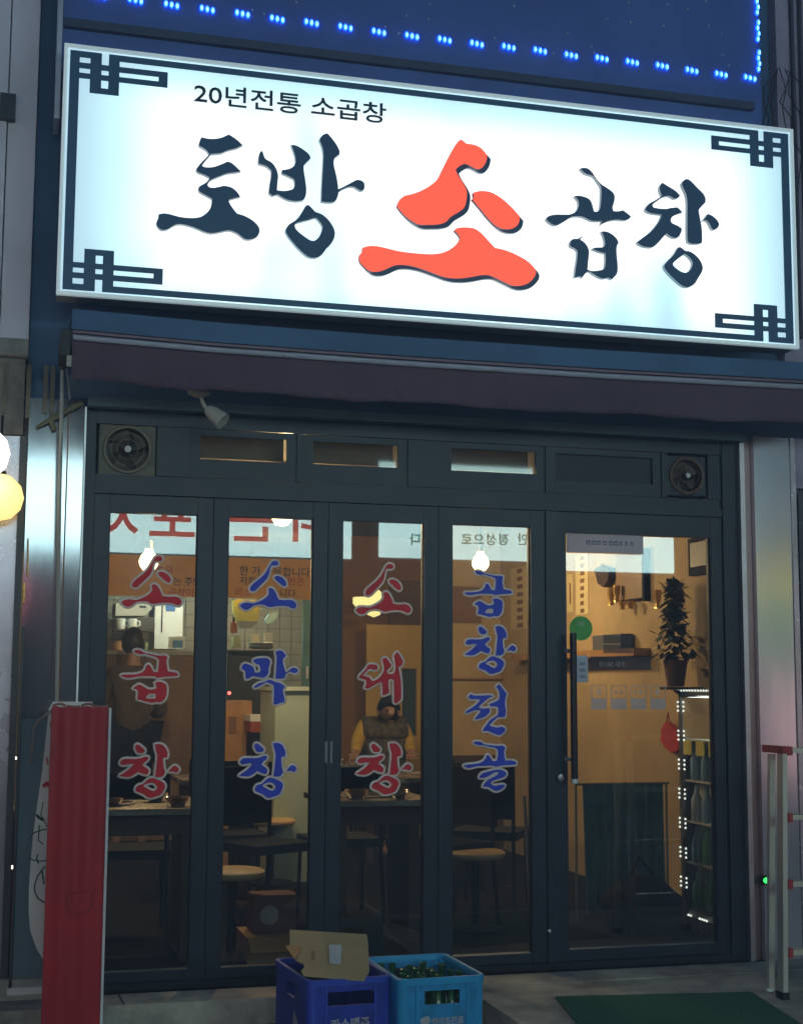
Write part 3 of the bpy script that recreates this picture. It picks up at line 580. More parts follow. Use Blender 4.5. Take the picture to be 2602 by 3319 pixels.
glyphs = [(0, DECR, WSO), (0, DECR, WGOP), (0, DECR, remap(WCH, BCH, (379, 586, 2405, 2596))),
          (1, DECB, remap(WSO, BSO, (776, 964, 1815, 1979))), (1, DECB, WMAK), (1, DECB, WCH),
          (2, DECR, remap(WSO, BSO, (1151, 1335, 1825, 1994))), (2, DECR, WDAE), (2, DECR, remap(WCH, BCH, (1149, 1340, 2403, 2585))),
          (3, DECB, remap(WGOP, BGOP, (1502, 1668, 1847, 2006))), (3, DECB, remap(WCH, BCH, (1500, 1678, 2023, 2193))), (3, DECB, WJEON), (3, DECB, WGOL)]
for li, m_, g in glyphs:
    lp = to_plane(g, .024)
    o = fill_mesh('letter', lp, .0275, .0012, m_, leaves[li])
    rim_mesh('letter_outline', lp, .030, .0105, DECW, o)

# ================================================================== blue light board above the sign
lb = thing('light_board', 'dark navy board edged with clusters of lit blue bulbs above the sign', 'board', (1.5, -.2, 4.3))
NAVYB = mat('navy_board', (.09, .16, .46), .45, 0, .15, 2, spec=.5)
bl, br = at(205, 60, -.24), at(2466, 300, -.24)
bm = bmesh.new(); rc = .05; pts = [(bl.x, 7.0), (br.x, 7.0), (br.x, 4.22+rc), (br.x-.015, 4.22+.015), (br.x-rc, 4.22), (bl.x, 4.22)]
a = [bm.verts.new((x_, -.24, z_)) for x_, z_ in pts]; b_ = [bm.verts.new((x_, -.06, z_)) for x_, z_ in pts]
bm.faces.new(a); bm.faces.new(b_[::-1])
for i in range(6): bm.faces.new((a[i], a[(i+1) % 6], b_[(i+1) % 6], b_[i]))
obj('panel', bm, NAVYB, lb)
box('side_post', bl.x-.024, bl.x-.002, -.255, -.05, 4.0, 7.0, ALU, lb, bevel=.004)
zl = at(700, 85, -.24).z
box('drip_ledge', bl.x+.002, br.x-.06, -.275, -.241, zl-.10, zl-.06, mat('board_ledge', (.05, .07, .12), .5), lb, bevel=.006)
LEDB = emis('blue_led', (.0, .10, 1.0), 2.2); LEDC = emis('blue_led_core', (.18, .75, 1.0), 2.6)
UNLIT = mat('unlit_bulb', (.55, .62, .7), .25)
bulb_me = None
def bulb(x_, z_, core=True, s=1.0, tiltz=0.0):
    global bulb_me, core_me
    if bulb_me is None:
        bm = bmesh.new(); bmesh.ops.create_uvsphere(bm, u_segments=10, v_segments=6, radius=1); bmesh.ops.scale(bm, verts=bm.verts, vec=(.0112, .009, .0185))
        bulb_me = bpy.data.meshes.new('led_bulb'); bm.to_mesh(bulb_me); bm.free(); bulb_me.materials.append(LEDB)
        bm = bmesh.new(); bmesh.ops.create_uvsphere(bm, u_segments=8, v_segments=5, radius=1); bmesh.ops.scale(bm, verts=bm.verts, vec=(.0062, .006, .0105)); bmesh.ops.translate(bm, verts=bm.verts, vec=(0, -.006, -.002))
        core_me = bpy.data.meshes.new('led_core'); bm.to_mesh(core_me); bm.free(); core_me.materials.append(LEDC)
        for me in (bulb_me, core_me):
            for p_ in me.polygons: p_.use_smooth = True
    o = bpy.data.objects.new('led_bulb', bulb_me); link(o, lb); o.location = (x_, -.250, z_)
    c_ = bpy.data.objects.new('led_core', core_me); col.objects.link(c_); c_.parent = o
p0, p1 = at(439, 1, -.25), at(2430, 250, -.25)
for i in range(-1, 20):
    cx, cz = p0.x+(p1.x-p0.x)*i/19, p0.z+(p1.z-p0.z)*i/19+random.uniform(-.004, .004)
    for s in (-1, 0, 1): bulb(cx+s*.0262, cz-s*.003)
xr = at(2461, 150, -.25).x-.004
for yy in (13, 99, 196):
    for s in range(4): bulb(xr-.006*(s % 2), at(2460, yy-27+18*s, -.25).z)
for X_, Y_ in [(1300+.7623*a, .7623*b) for a, b in ((120, 17), (22, 65), (115, 78), (480, 23), (965, 8), (1132, 17), (1217, 35), (1295, 3), (875, 80), (975, 93), (1115, 108), (1308, 107), (708, 140), (397, 160), (808, 197), (818, 222), (645, 227), (1360, 142), (1365, 233), (1208, 285), (1393, 277))] + [(818, 30), (1292, 107), (856, 44), (1248, 85), (960, 5)]:
    v = at(X_, Y_, -.245); lathe('unlit_bulb', [(0, .008), (.005, .003), (.0055, -.003), (0, -.009)], (v.x, -.246, v.z), UNLIT, lb, n=8)
# ================================================================== inside the restaurant
def ibox(name, label, cat, x0, y0, x1, y1, Y, dep, m, parent=None, bevel=.008, group=None, z0=None):
    a, b_ = at(x0, y0, Y), at(x1, y1, Y)
    o = box(name, a.x, b_.x, Y, Y+dep, b_.z if z0 is None else z0, a.z, m, parent, bevel=bevel)
    return prop(o, label, cat, group) if label else o
# pendant lamps
WARM = bpy.data.materials.new('warm_bulb_glass'); WARM.use_nodes = True; t_ = WARM.node_tree; t_.nodes.remove(t_.nodes['Principled BSDF'])
e_ = t_.nodes.new('ShaderNodeEmission'); e_.inputs[0].default_value = (1, .72, .36, 1); e_.inputs[1].default_value = 4.0
x_ = t_.nodes.new('ShaderNodeBsdfTransparent'); a_ = t_.nodes.new('ShaderNodeAddShader')
t_.links.new(e_.outputs[0], a_.inputs[0]); t_.links.new(x_.outputs[0], a_.inputs[1]); t_.links.new(a_.outputs[0], t_.nodes['Material Output'].inputs[0])
def pendant(px_, py_, Y, r, label):
    p = at(px_, py_, Y); t = thing('pendant_lamp', label, 'lamp', (p.x, p.y, p.z-r), group='lit pendant bulbs in the dining room', world=False)
    t.location = p
    bm = bmesh.new(); blathe(bm, [(0, -r), (r*.6, -r*.82), (r*.95, -r*.3), (r, .1*r), (r*.8, r*.65), (r*.4, r*1.1), (r*.35, r*1.3)], n=16); obj('bulb', bm, WARM, t, smooth=True)
    lt = bpy.data.lights.new('filament', 'POINT'); lt.energy = 10000*r*r; lt.color = (1.0, .70, .36); lt.shadow_soft_size = r*.5
    lo = bpy.data.objects.new('filament', lt); col.objects.link(lo); lo.parent = t
    bm = bmesh.new(); blathe(bm, [(r*.37, r*1.28), (r*.45, r*1.35), (r*.4, r*2.2), (0, r*2.3)], n=12); obj('socket', bm, mat('brass_socket', (.3, .2, .08), .4, .8), t, smooth='auto')
    bm = bmesh.new(); btube(bm, [(0, 0, r*2.25), (0, 0, 2.86-p.z)], .005, 6); obj('cord', bm, GASKET, t)
pendant(482, 1822, 2.6, .062, 'lit round bulb on a cord above the red window letters')
pendant(914, 1672, 2.2, .068, 'lit round bulb hanging just below the door header')
pendant(903, 1916, 6.9, .042, 'small distant lit bulb in front of the orange banner')
pendant(1557, 1826, 2.9, .06, 'lit bulb hanging above the blue window letters')
# ---------------- kitchen at the back
TILE = mat('kitchen_tile', (.4, .42, .35), .4, 0, .12, 3)
kw = thing('kitchen_wall', 'pale green tiled kitchen wall behind the counter', 'wall', (1.2, 8.6, SLAB))
a, b_ = at(330, 1900, 8.6), at(1016, 2330, 8.6); n_ = 0
nx, nz_ = 18, 10; dx, dz = (b_.x-a.x)/nx, (a.z-b_.z)/nz_
box('backing', a.x, b_.x, 8.62, 8.7, SLAB, 2.8, mat('grout', (.2, .2, .17), .8), kw, bevel=0)
tme = None
for i in range(nx):
    for j in range(nz_):
        if tme is None:
            o = box('tile', 0, dx-.008, 0, .02, 0, dz-.008, TILE, kw, bevel=.003); tme = o.data
        else: o = bpy.data.objects.new('tile', tme); link(o, kw)
        o.location = (a.x+i*dx, 8.6, b_.z+j*dz)
ft = thing('kitchen_lamp', 'long fluorescent tube on the kitchen ceiling', 'lamp', (1.3, 6.9, 2.5))
box('fixture', .5, 2.0, 6.83, 6.98, 2.55, 2.60, WHITE, ft); tube('tube', [(.55, 6.9, 2.53), (1.95, 6.9, 2.53)], .018, emis('cool_tube', (.82, 1.0, .86), 55), ft)
for x_ in (.7, 1.8): tube('hanger', [(x_, 6.9, 2.6), (x_, 6.9, 2.86)], .006, DARK, ft)
bn = thing('orange_banner', 'orange paper banner with black and red text above the kitchen', 'banner', tuple(at(700, 1940, 6.6)))
a, b_ = at(338, 1795, 6.6), at(1030, 1944, 6.6)
box('sheet', a.x, b_.x, 6.6, 6.612, b_.z, a.z, mat('orange_paper', (.85, .42, .08), .7, 0, .15, 3), bn, bevel=0)
REDT = mat('red_print', (.5, .03, .02), .7)
for x_, y_, tx, h_, m_ in ((775, 1862, '한 가 사용합니다', 31, BLACKP), (640, 1860, '곱', 31, REDT), (500, 1862, '주문', 31, REDT), (560, 1895, '는 주방', 28, BLACKP), (775, 1893, '저희', 28, BLACKP), (905, 1895, '들만은', 28, REDT), (545, 1932, '곱창이', 28, REDT), (760, 1930, '비스', 28, REDT), (905, 1934, '니다.', 28, BLACKP)):
    p = at(x_, y_, 6.597); text_mesh('text', tx, (p.x, p.z), h_*.00285, 6.597, m_, bn, bold=.01, thick=0)
# counter, hood, fridge and clutter
ct = thing('kitchen_counter', 'brown wooden kitchen counter behind the dining tables', 'counter', tuple(at(600, 2560, 6.2)))
a, b_ = at(330, 2108, 6.2), at(720, 2560, 6.2)
box('front', a.x, b_.x, 6.2, 6.9, SLAB, a.z-.04, mat('counter_wood', (.26, .15, .06), .6, 0, .3, 3), ct); box('top', a.x-.02, b_.x+.02, 6.16, 6.95, a.z-.038, a.z, mat('counter_top', (.35, .36, .3), .4), ct)
hd_ = thing('range_hood', 'pale grey range hood with sloping side in the kitchen', 'hood', tuple(at(430, 1997, 7.6)))
pts = [at(376, 1955, 7.6), at(502, 1955, 7.6), at(492, 1975, 7.6), at(468, 1996, 7.6), at(374, 1996, 7.6)]
prism('body', pts, (0, .5, 0), mat('hood_grey', (.45, .47, .45), .4, .3), hd_, bevel=.01)
ibox('badge', None, None, 452, 1963, 474, 1971, 7.59, .008, BLACKP, hd_)
fz = thing('white_fridge', 'white upright fridge with a blue magnet in the kitchen', 'fridge', tuple(at(545, 2100, 7.5)))
ibox('body', None, None, 503, 1958, 590, 2104, 7.5, .6, WHITE, fz, .02); ibox('door_gap', None, None, 524, 1960, 526, 2050, 7.495, .006, GASKET, fz, 0)
ibox('magnet', None, None, 538, 1960, 568, 1982, 7.49, .008, mat('blue_magnet', (.04, .14, .4), .5), fz, .002)
for x_, lab in ((376, 'white mug at the end of the dark kitchen shelf'), (414, 'wider white mug under the range hood')):
    p = at(x_+15, 2040, 7.3); t = thing('mug', lab, 'mug', tuple(p), world=False)
    bm = bmesh.new(); blathe(bm, [(0, 0), (.038, 0), (.045, .02), (.045, .1), (.04, .1), (.038, .01), (0, .01)], n=14); obj('cup', bm, WHITE, t, smooth='auto')
    bm = bmesh.new(); btube(bm, [(.044, 0, .08), (.07, 0, .075), (.072, 0, .04), (.044, 0, .03)], .007, 6); obj('handle', bm, WHITE, t, smooth=True)
sh = thing('kitchen_shelf', 'dark kitchen shelf under the two white mugs', 'shelf', tuple(at(430, 2060, 7.25)))
ibox('board', None, None, 372, 2041, 500, 2047, 7.2, .3, mat('dark_shelf', (.06, .05, .04), .6), sh, .002)
ibox('back', None, None, 444, 2000, 500, 2040, 7.48, .01, mat('dark_shelf', (.06, .05, .04), .6), sh, 0)
for i, (x_, c__) in enumerate(((380, (.35, .16, .06)), (425, (.4, .3, .1)), (470, (.2, .25, .1)), (395, (.55, .45, .15)))):
    p = at(x_, 2078, 7.0); bm = bmesh.new(); blathe(bm, [(0, 0), (.05, 0), (.055, .06), (.05, .075), (.052, .08), (0, .085)], n=12)
    o = obj('tub', bm, mat('tub_%d' % i, c__, .5), None, smooth='auto'); o.location = (p.x, 7.0+.12*i, at(x_, 2108, 7.0).z+.002); prop(o, ['rust lidded tub on the kitchen counter', 'ochre lidded tub on the kitchen counter', 'olive lidded tub on the kitchen counter', 'yellow lidded tub behind the other tubs'][i], 'tub', 'tubs on the kitchen counter')
nb = thing('notice_board', 'small white notice board with a blue square on the counter', 'board', tuple(at(575, 2104, 6.8)))
ibox('board', None, None, 547, 2064, 600, 2103, 6.8, .02, WHITE, nb, .003); ibox('picture', None, None, 560, 2076, 592, 2100, 6.79, .008, mat('blue_picture', (.08, .22, .4), .5), nb, .001)
# pane two clutter
bg_ = thing('plastic_bag', 'yellow green plastic bag hanging beside the kitchen tiles', 'bag', tuple(at(795, 2015, 6.7)))
pts = [at(x_, y_, 6.7) for x_, y_ in ((757, 1946), (775, 1942), (800, 1946), (838, 1944), (841, 1985), (836, 2016), (800, 2022), (770, 2018), (760, 1985))]
prism('bag_body', pts, (0, .12, 0), mat('yellow_bag', (.62, .6, .1), .45, 0, .2), bg_, bevel=.02)
bw = lathe('serving_bowl', [(0, 0), (.05, 0), (.1, .05), (.11, .06), (.1, .06), (.05, .012), (0, .012)], at(797, 2036, 6.5), WHITE, None, n=18); prop(bw, 'white bowl below the yellow green bag', 'bowl')
p = at(757, 2052, 6.4); bo = thing('sauce_bottle', 'orange sauce bottle with dark cap by the yellow bag', 'bottle', tuple(p), world=False)
bm = bmesh.new(); blathe(bm, [(0, 0), (.03, 0), (.032, .08), (.012, .11)], n=12); obj('body', bm, mat('orange_plastic', (.6, .2, .03), .4), bo, smooth='auto')
bm = bmesh.new(); blathe(bm, [(.013, .108), (.012, .14), (0, .142)], n=10); obj('cap', bm, BLACKP, bo)
tw_ = prism('dish_towel', [at(x_, y_, 6.9) for x_, y_ in ((858, 2012), (872, 1990), (900, 1984), (897, 2005), (882, 2022), (862, 2022))], (0, .05, 0), mat('blue_towel', (.22, .42, .62), .8, 0, .2), None, bevel=.008); prop(tw_, 'crumpled pale blue towel on the kitchen shelf', 'towel')
pk = thing('plate_stack', 'stack of pale plates on the kitchen pass', 'plates', tuple(at(845, 2100, 6.6)))
for i in range(4): lathe('plate', [(0, 0), (.08, 0), (.125, .014), (.12, .017), (.08, .006), (0, .006)], at(845, 2104-5*i, 6.6), WHITE, pk, n=18)
for i, (x_, y_, c__) in enumerate(((768, 2092, (.5, .55, .3)), (828, 2085, (.62, .6, .4)), (872, 2080, (.6, .65, .6)))):
    o = ibox('food_carton', ['greenish carton on the kitchen pass', 'cream carton on the kitchen pass', 'white carton on the kitchen pass'][i], 'carton', x_-12, y_-30, x_+12, y_+4, 6.75, .1, mat('carton_%d' % i, c__, .6), None, .004, 'cartons on the kitchen pass')
ps_ = thing('kitchen_pass', 'dark kitchen pass shelf under the plates', 'shelf', tuple(at(820, 2230, 6.5)))
ibox('shelf_board', None, None, 740, 2107, 900, 2114, 6.4, .5, mat('dark_shelf', (.06, .05, .04)), ps_, .003); ibox('front_panel', None, None, 742, 2116, 896, 2300, 6.6, .1, mat('pass_front', (.07, .075, .06), .6), ps_, 0, z0=SLAB)
dr = thing('kitchen_door', 'narrow turquoise edged kitchen door beside the tiles', 'door', tuple(at(1000, 2400, 6.3)))
ibox('door_edge', None, None, 984, 1946, 1012, 2560, 6.3, .05, mat('turquoise_paint', (.16, .42, .42), .5), dr, .005, z0=SLAB)
ibox('handle', None, None, 992, 2160, 998, 2200, 6.27, .02, ALU, dr, .003)
fr2 = thing('chest_freezer', 'pale green freezer standing upright beside the kitchen pass', 'freezer', tuple(at(950, 3000, 3.2)))
ibox('body', None, None, 893, 2234, 1040, 2900, 3.3, .6, MINT, fr2, .015, z0=SLAB); ibox('lid', None, None, 889, 2226, 1044, 2240, 3.27, .65, mat('mint_lid', (.5, .57, .5), .4), fr2, .01)
cb = thing('wooden_cabinet', 'tall orange wooden cabinet holding a tray stack', 'cabinet', tuple(at(770, 2540, 4.2)))
ibox('body', None, None, 722, 2272, 812, 2560, 4.2, .5, WOOD, cb, .01, z0=SLAB); ibox('door_panel', None, None, 732, 2300, 783, 2500, 4.185, .014, mat('cabinet_door', (.45, .23, .07), .5, 0, .2), cb, .004); ibox('door_drawing', None, None, 742, 2324, 765, 2378, 4.178, .006, BROWN, cb, .002)
sp = lathe('standby_light', [(0, -.01), (.012, -.006), (.013, .004)], at(743, 2247, 4.15), emis('red_standby', (1, .05, .06), 5), None, n=12, axis='Y'); prop(sp, 'tiny red standby light above the wooden cabinet', 'light')
tr_ = thing('tray_stack', 'stack of red brown trays topped with white cloths', 'trays', tuple(at(855, 2400, 3.9)))
ibox('tray', None, None, 813, 2340, 897, 2374, 3.9, .3, mat('red_tray', (.33, .07, .03), .5), tr_, .008); ibox('cloth', None, None, 811, 2318, 898, 2339, 3.9, .3, WHITE, tr_, .01); ibox('stand', None, None, 818, 2376, 893, 2560, 3.92, .26, DARK, tr_, .004, z0=SLAB)
# pane three: brown wall, ochre screen
pt = thing('partition_wall', 'brown partition wall between dining room and passage', 'wall', tuple(at(1200, 2600, 7)))
a, b_ = at(1060, 1500, 6.4), at(1440, 2600, 6.4); box('panel', a.x, b_.x, 6.4, 6.5, SLAB, 2.85, mat('orange_brown_wall', (.34, .16, .06), .7, 0, .2, 2), pt, bevel=0)
ibox('dark_board', None, None, 1262, 1880, 1440, 2040, 6.37, .028, BROWN, pt, .006)
sn = thing('wooden_screen', 'tall ochre wooden screen with a dark window behind the seated person', 'screen', tuple(at(1290, 2450, 6.0)))
a, b_ = at(1187, 2025, 6.0), at(1460, 2460, 6.0); c0, c1 = at(1300, 2168, 6.0), at(1346, 2385, 6.0)
cells_mesh('board', [(a.x, b_.x, SLAB, a.z)], 6.0, .04, mat('ochre_screen', (.7, .45, .12), .6, 0, .12, 2), sn, cut=[(c0.x, c1.x, c1.z, c0.z)])
box('window_pane', c0.x-.01, c1.x+.01, 6.02, 6.03, c1.z-.01, c0.z+.01, mat('dark_teal', (.05, .09, .09), .4), sn, bevel=0)
wl = thing('wall_lamp', 'glowing yellow wall lamp with a bent shade', 'lamp', tuple(at(1195, 1995, 5.6)))
YEL = emis('yellow_lamp', (1, .85, .3), 1.1)
prism('shade', [at(x_, y_, 5.6) for x_, y_ in ((1150, 1935), (1200, 1933), (1212, 1918), (1228, 1912), (1240, 1925), (1236, 1945), (1210, 1960), (1160, 1966), (1150, 1955))], (0, .08, 0), YEL, wl, bevel=.012)
lathe('lower_bulb', [(0, -.045), (.06, -.02), (.062, .0), (.04, .03), (0, .035)], at(1211, 1985, 5.6), YEL, wl, n=16)
tube('bracket', [at(1195, 1960, 5.64), at(1195, 1985, 6.35)], .01, DARK, wl)
# right part: partition wall with menus
rw = thing('menu_wall', 'ochre partition wall carrying the paper menus', 'wall', tuple(at(1800, 2700, 4.8)))
a, b_ = at(1445, 1500, 4.9), at(2330, 2700, 4.9)
box('panel', a.x, 3.615, 4.9, 5.0, SLAB, 2.85, OCHRE, rw, bevel=0)
ibox('dado_rail', None, None, 1440, 2196, 2190, 2206, 4.86, .036, WOOD, rw, .004); ibox('dark_hanging', None, None, 1462, 1900, 1560, 2020, 4.88, .018, BROWN, rw, .006)
ibox('skirting_panel', None, None, 1440, 2450, 2190, 2560, 4.87, .028, mat('dark_wainscot', (.07, .04, .02), .6), rw, 0, z0=SLAB)
PAPER = mat('menu_paper', (.6, .47, .26), .7, 0, .08); PAPW = mat('menu_paper_light', (.68, .56, .3), .7, 0, .08)
def menu(x0, y0, x1, y1, Y, m_, lab, rows, dark=BROWN):
    t = thing('paper_menu', lab, 'menu', tuple(at((x0+x1)/2, y1, Y)))
    ibox('sheet', None, None, x0, y0, x1, y1, Y, .004, m_, t, 0)
    for j in range(rows):
        yy = y0+(y1-y0)*(j+.5)/rows; xm = (x0+x1)/2; w_ = (x1-x0)*.17
        q = at(xm, yy, Y-.002); s_ = w_*.0022; ww = s_*random.uniform(.7, 1.1)
        cells_mesh('print_mark', [(q.x-ww, q.x+ww, q.z-s_, q.z+s_)], Y-.001, .001, dark, t, cut=[(q.x-ww*.5, q.x+ww*.6, q.z+s_*.2, q.z+s_*.6), (q.x-ww, q.x-ww*.2, q.z-s_*.7, q.z-s_*.3)])
def sbox(name, x0, y0, x1, y1, X, dep, m_, parent, bevel=.003):
    """box lying on the side wall plane X, thickness dep towards the room"""
    a_, b2 = atx(x0, y0, X), atx(x1, y1, X); m1, m2 = atx((x0+x1)/2, y0, X), atx((x0+x1)/2, y1, X)
    return box(name, X-dep, X, b2.y, a_.y, m2.z, m1.z, m_, parent, bevel=bevel)
SX = 3.619
def smenu(x0, y0, x1, y1, m_, lab, rows):
    t = thing('paper_menu', lab, 'menu', tuple(atx((x0+x1)/2, y1, SX))); sbox('sheet', x0, y0, x1, y1, SX, .004, m_, t, 0)
    for j in range(rows):
        yy = y0+(y1-y0)*(j+.5)/rows; h_ = (y1-y0)/rows*.28; xm = (x0+x1)/2; w_ = (x1-x0)*.16
        sbox('print_mark', xm-w_, yy-h_, xm+w_*random.uniform(.6, 1), yy+h_, SX-.0042, .001, BROWN, t, 0)
smenu(1655, 1838, 1716, 2040, PAPER, 'tall beige paper menu beside the blue window letters', 8)
smenu(1866, 1797, 1908, 1992, PAPW, 'narrow yellow paper menu behind the green sticker', 8)
smenu(1838, 1862, 1858, 1985, PAPW, 'plain cream paper strip left of the narrow yellow menu', 1)
wsf = thing('wall_shelf', 'long wooden shelf with a dark underside along the side wall', 'shelf', tuple(atx(1960, 2150, SX)))
sbox('board', 1700, 2112, 2108, 2134, SX, .12, WOOD, wsf); sbox('back_board', 1836, 2136, 2105, 2172, SX, .012, mat('shelf_back', (.14, .085, .045), .7), wsf)
bxs = sbox('storage_box', 1958, 2058, 2052, 2110, SX-.012, .09, mat('dark_grey_box', (.1, .1, .11), .6), None, .006); prop(bxs, 'dark grey box standing on the wooden wall shelf', 'box')
sgn = ibox('lilac_notice', 'lilac paper notice at the top of the entrance door', 'notice', 1836, 1726, 2085, 1797, .024, .002, mat('lilac_paper', (.8, .72, .8), .7, 0, .06, trans=.3), None, 0)
x_ = at(1900, 1765, .023)
for i in range(9):
    w_ = random.uniform(.014, .026); cells_mesh('print_mark', [(x_.x+.03*i, x_.x+.03*i+w_, x_.z, x_.z+.022)], .0232, .0008, mat('notice_ink', (.3, .28, .4), .7), sgn, cut=[(x_.x+.03*i+.005, x_.x+.03*i+w_-.004, x_.z+.006, x_.z+.012)])
ck = thing('hanging_board', 'dark wooden board hanging on the ochre side wall', 'board', tuple(atx(2055, 1945, SX)))
sbox('board', 2008, 1790, 2098, 1942, SX, .03, mat('board_wood', (.24, .14, .065), .5, 0, .25, 3), ck, .006); sbox('edge', 2098.5, 1775, 2108, 1948, SX, .045, DARK, ck); sbox('lower_edge', 2008, 1943, 2098, 1948, SX, .04, DARK, ck)
for i, (x_, y0_, y1_) in enumerate(((1980, 1905, 1962), (1998, 1898, 1952), (2132, 1912, 1972), (2017, 1948, 1976), (2043, 1948, 1974))):
    p0, p1 = atx(x_, y1_, 3.55), atx(x_, y0_, 3.55); h_ = p1.z-p0.z
    o = lathe('beer_glass', [(0, 0), (.02, 0), (.014, h_*.25), (.024, h_*.6), (.026, h_), (.024, h_), (.0, h_*.3)], p0, mat('amber_glass', (.8, .5, .12), .12, .6, .1), None, n=14); prop(o, ['tall amber glass hanging at the left of the rack', 'amber glass next to the dark hanging board', 'single amber glass right of the hanging board', 'short amber glass under the hanging board', 'stout amber glass under the board corner'][i], 'glass', 'amber glasses by the hanging board')
cm = thing('coat', 'dark coat hung on the ochre side wall', 'coat', tuple(atx(1950, 1900, 3.55)))
prism('cloth', [atx(x_, y_, 3.56) for x_, y_ in ((1925, 1846), (1945, 1834), (1972, 1842), (1970, 1880), (1955, 1904), (1936, 1892))], (.05, 0, 0), mat('coat_brown', (.06, .035, .03), .9), cm, bevel=.012); tube('hook', [atx(1948, 1836, 3.57), atx(1948, 1830, 3.618)], .006, ALU, cm)
pf = thing('picture_frame', 'dark framed grey picture high on the side wall', 'picture', (3.6, 1.5, 2.2))
ya, yb = atx(2237, 1800, 3.6).y, atx(2312, 1800, 3.6).y; zt, zb_ = atx(2237, 1748, 3.6).z, atx(2237, 1868, 3.6).z
box('frame', 3.585, 3.618, yb, ya, zb_, zt, DARK, pf, bevel=.005); box('picture', 3.578, 3.583, yb+.04, ya-.04, zb_+.05, zt-.03, mat('grey_picture', (.22, .2, .17), .5), pf, bevel=0)
# plant
pp = atx(2188, 2140, 3.47); pln = thing('potted_plant', 'bushy dark green plant against the ochre side wall', 'plant', tuple(pp))
LEAF = mat('dark_leaf', (.05, .07, .025), .6, 0, .4, 20)
random.seed(3)
for i in range(420):
    t_ = random.random(); h_ = t_*.46; rr = (.10*(1-t_)**.6*(.8+.3*math.sin(9*t_))+.015)*random.uniform(.0, 1); a_ = random.random()*6.28
    c_ = Vector((pp.x+rr*math.cos(a_), pp.y+rr*math.sin(a_), pp.z+.02+h_)); d_ = Vector((math.cos(a_+random.uniform(-.9, .9)), math.sin(a_+random.uniform(-.9, .9)), random.uniform(-1.2, .7))).normalized(); s_ = d_.cross(Vector((0, 0, 1))).normalized(); L_ = random.uniform(.05, .085)
    if i == 0: bm = bmesh.new()
    v = [bm.verts.new(q) for q in (c_, c_+d_*L_*.5+s_*L_*.32, c_+d_*L_, c_+d_*L_*.5-s_*L_*.32)]; bm.faces.new(v)
o = obj('foliage', bm, LEAF, pln); o['kind'] = 'stuff'
bm = bmesh.new(); blathe(bm, [(0, -.16), (.05, -.16), (.075, 0), (.07, 0), (.05, -.02), (0, -.02)], pp, 16); obj('pot', bm, mat('clay_pot', (.14, .07, .04), .7), pln, smooth='auto')
psd = thing('wall_bracket', 'small dark wall bracket under the potted plant', 'bracket', (3.58, pp.y, pp.z-.2))
box('plate', pp.x-.07, 3.618, pp.y-.07, pp.y+.07, pp.z-.178, pp.z-.162, DARK, psd); prism('gusset', [(pp.x-.02, pp.y-.01, pp.z-.18), (3.618, pp.y-.01, pp.z-.18), (3.618, pp.y-.01, pp.z-.30)], (0, .02, 0), DARK, psd)
ap = thing('red_apron', 'red apron hanging beside the drinks cooler', 'apron', tuple(atx(2170, 2445, 3.56)))
prism('cloth', [atx(x_, y_, 3.57) for x_, y_ in ((2142, 2365), (2156, 2340), (2172, 2352), (2190, 2372), (2200, 2400), (2198, 2430), (2176, 2442), (2155, 2425), (2140, 2400))], (.035, 0, 0), mat('apron_red', (.5, .04, .03), .8), ap, bevel=.008); tube('strap', [atx(2160, 2345, 3.58), atx(2165, 2310, 3.58), atx(2172, 2350, 3.58)], .004, mat('apron_red', (.5, .04, .03)), ap)
# ---------------- drinks cooler with bead lights along the right wall
cl_ = thing('drinks_cooler', 'drinks cooler outlined with white bead lights along the side wall', 'cooler', (3.57, 1.0, SLAB))
cx = 3.50; y1c = atx(2200, 2500, 3.488).y-.012; yb2 = atx(2218, 2500, 3.488).y; y0c, z0c, z1c = .3, .16, 1.41
box('inner_light', 3.52, 3.56, y0c+.05, y1c-.05, 1.385, 1.40, emis('cooler_strip', (.9, 1, .95), 10), cl_, bevel=0)
CASE = mat('cooler_case', (.1, .09, .08), .5); LINER = mat('cooler_liner', (.5, .5, .45), .5)
box('back_panel', 3.595, 3.615, y0c, y1c, z0c, z1c, LINER, cl_, bevel=0)
for zz in (z0c-.04, z1c): box('case_panel', cx, 3.615, y0c, y1c, zz, zz+.04, CASE, cl_, bevel=.004)
for yy in (y0c-.03, y1c): box('case_panel', cx, 3.615, yy, yy+.03, z0c-.04, z1c+.04, CASE, cl_, bevel=.004)
for zz in (.42, .66, .90, 1.14): box('shelf', cx+.02, 3.594, y0c+.002, y1c-.002, zz, zz+.012, LINER, cl_, bevel=.002)
box('header_card', cx+.004, cx+.012, y0c+.01, y1c-.02, 1.16, 1.40, mat('beige_card', (.42, .35, .22), .7, 0, .15), cl_, bevel=0)
for i in range(6): box('price_card', cx+.004, cx+.010, y1c-.12-.16*i, y1c-.02-.16*i, 1.06, 1.145, mat('yellow_card', (.6, .5, .08), .6), cl_, bevel=0)
BEAD = emis('white_bead', (.95, 1.0, .9), 1.0); bead_me = None
def bead(y_, z_, x_):
    global bead_me
    if bead_me is None:
        bm = bmesh.new(); bmesh.ops.create_uvsphere(bm, u_segments=8, v_segments=5, radius=.007); bead_me = bpy.data.meshes.new('bead_light'); bm.to_mesh(bead_me); bm.free(); bead_me.materials.append(BEAD)
    o = bpy.data.objects.new('bead_light', bead_me); link(o, cl_); o.location = (x_, y_, z_)
for g in range(7):
    for s in range(3):
        zz = 1.37-.172*g-.026*s
        if zz > z0c:
            bead(y1c+.012, zz, cx-.012); bead(yb2, zz, cx-.012)
for i in range(30): bead(y1c-.0-.036*i, z1c+.03, cx-.012)
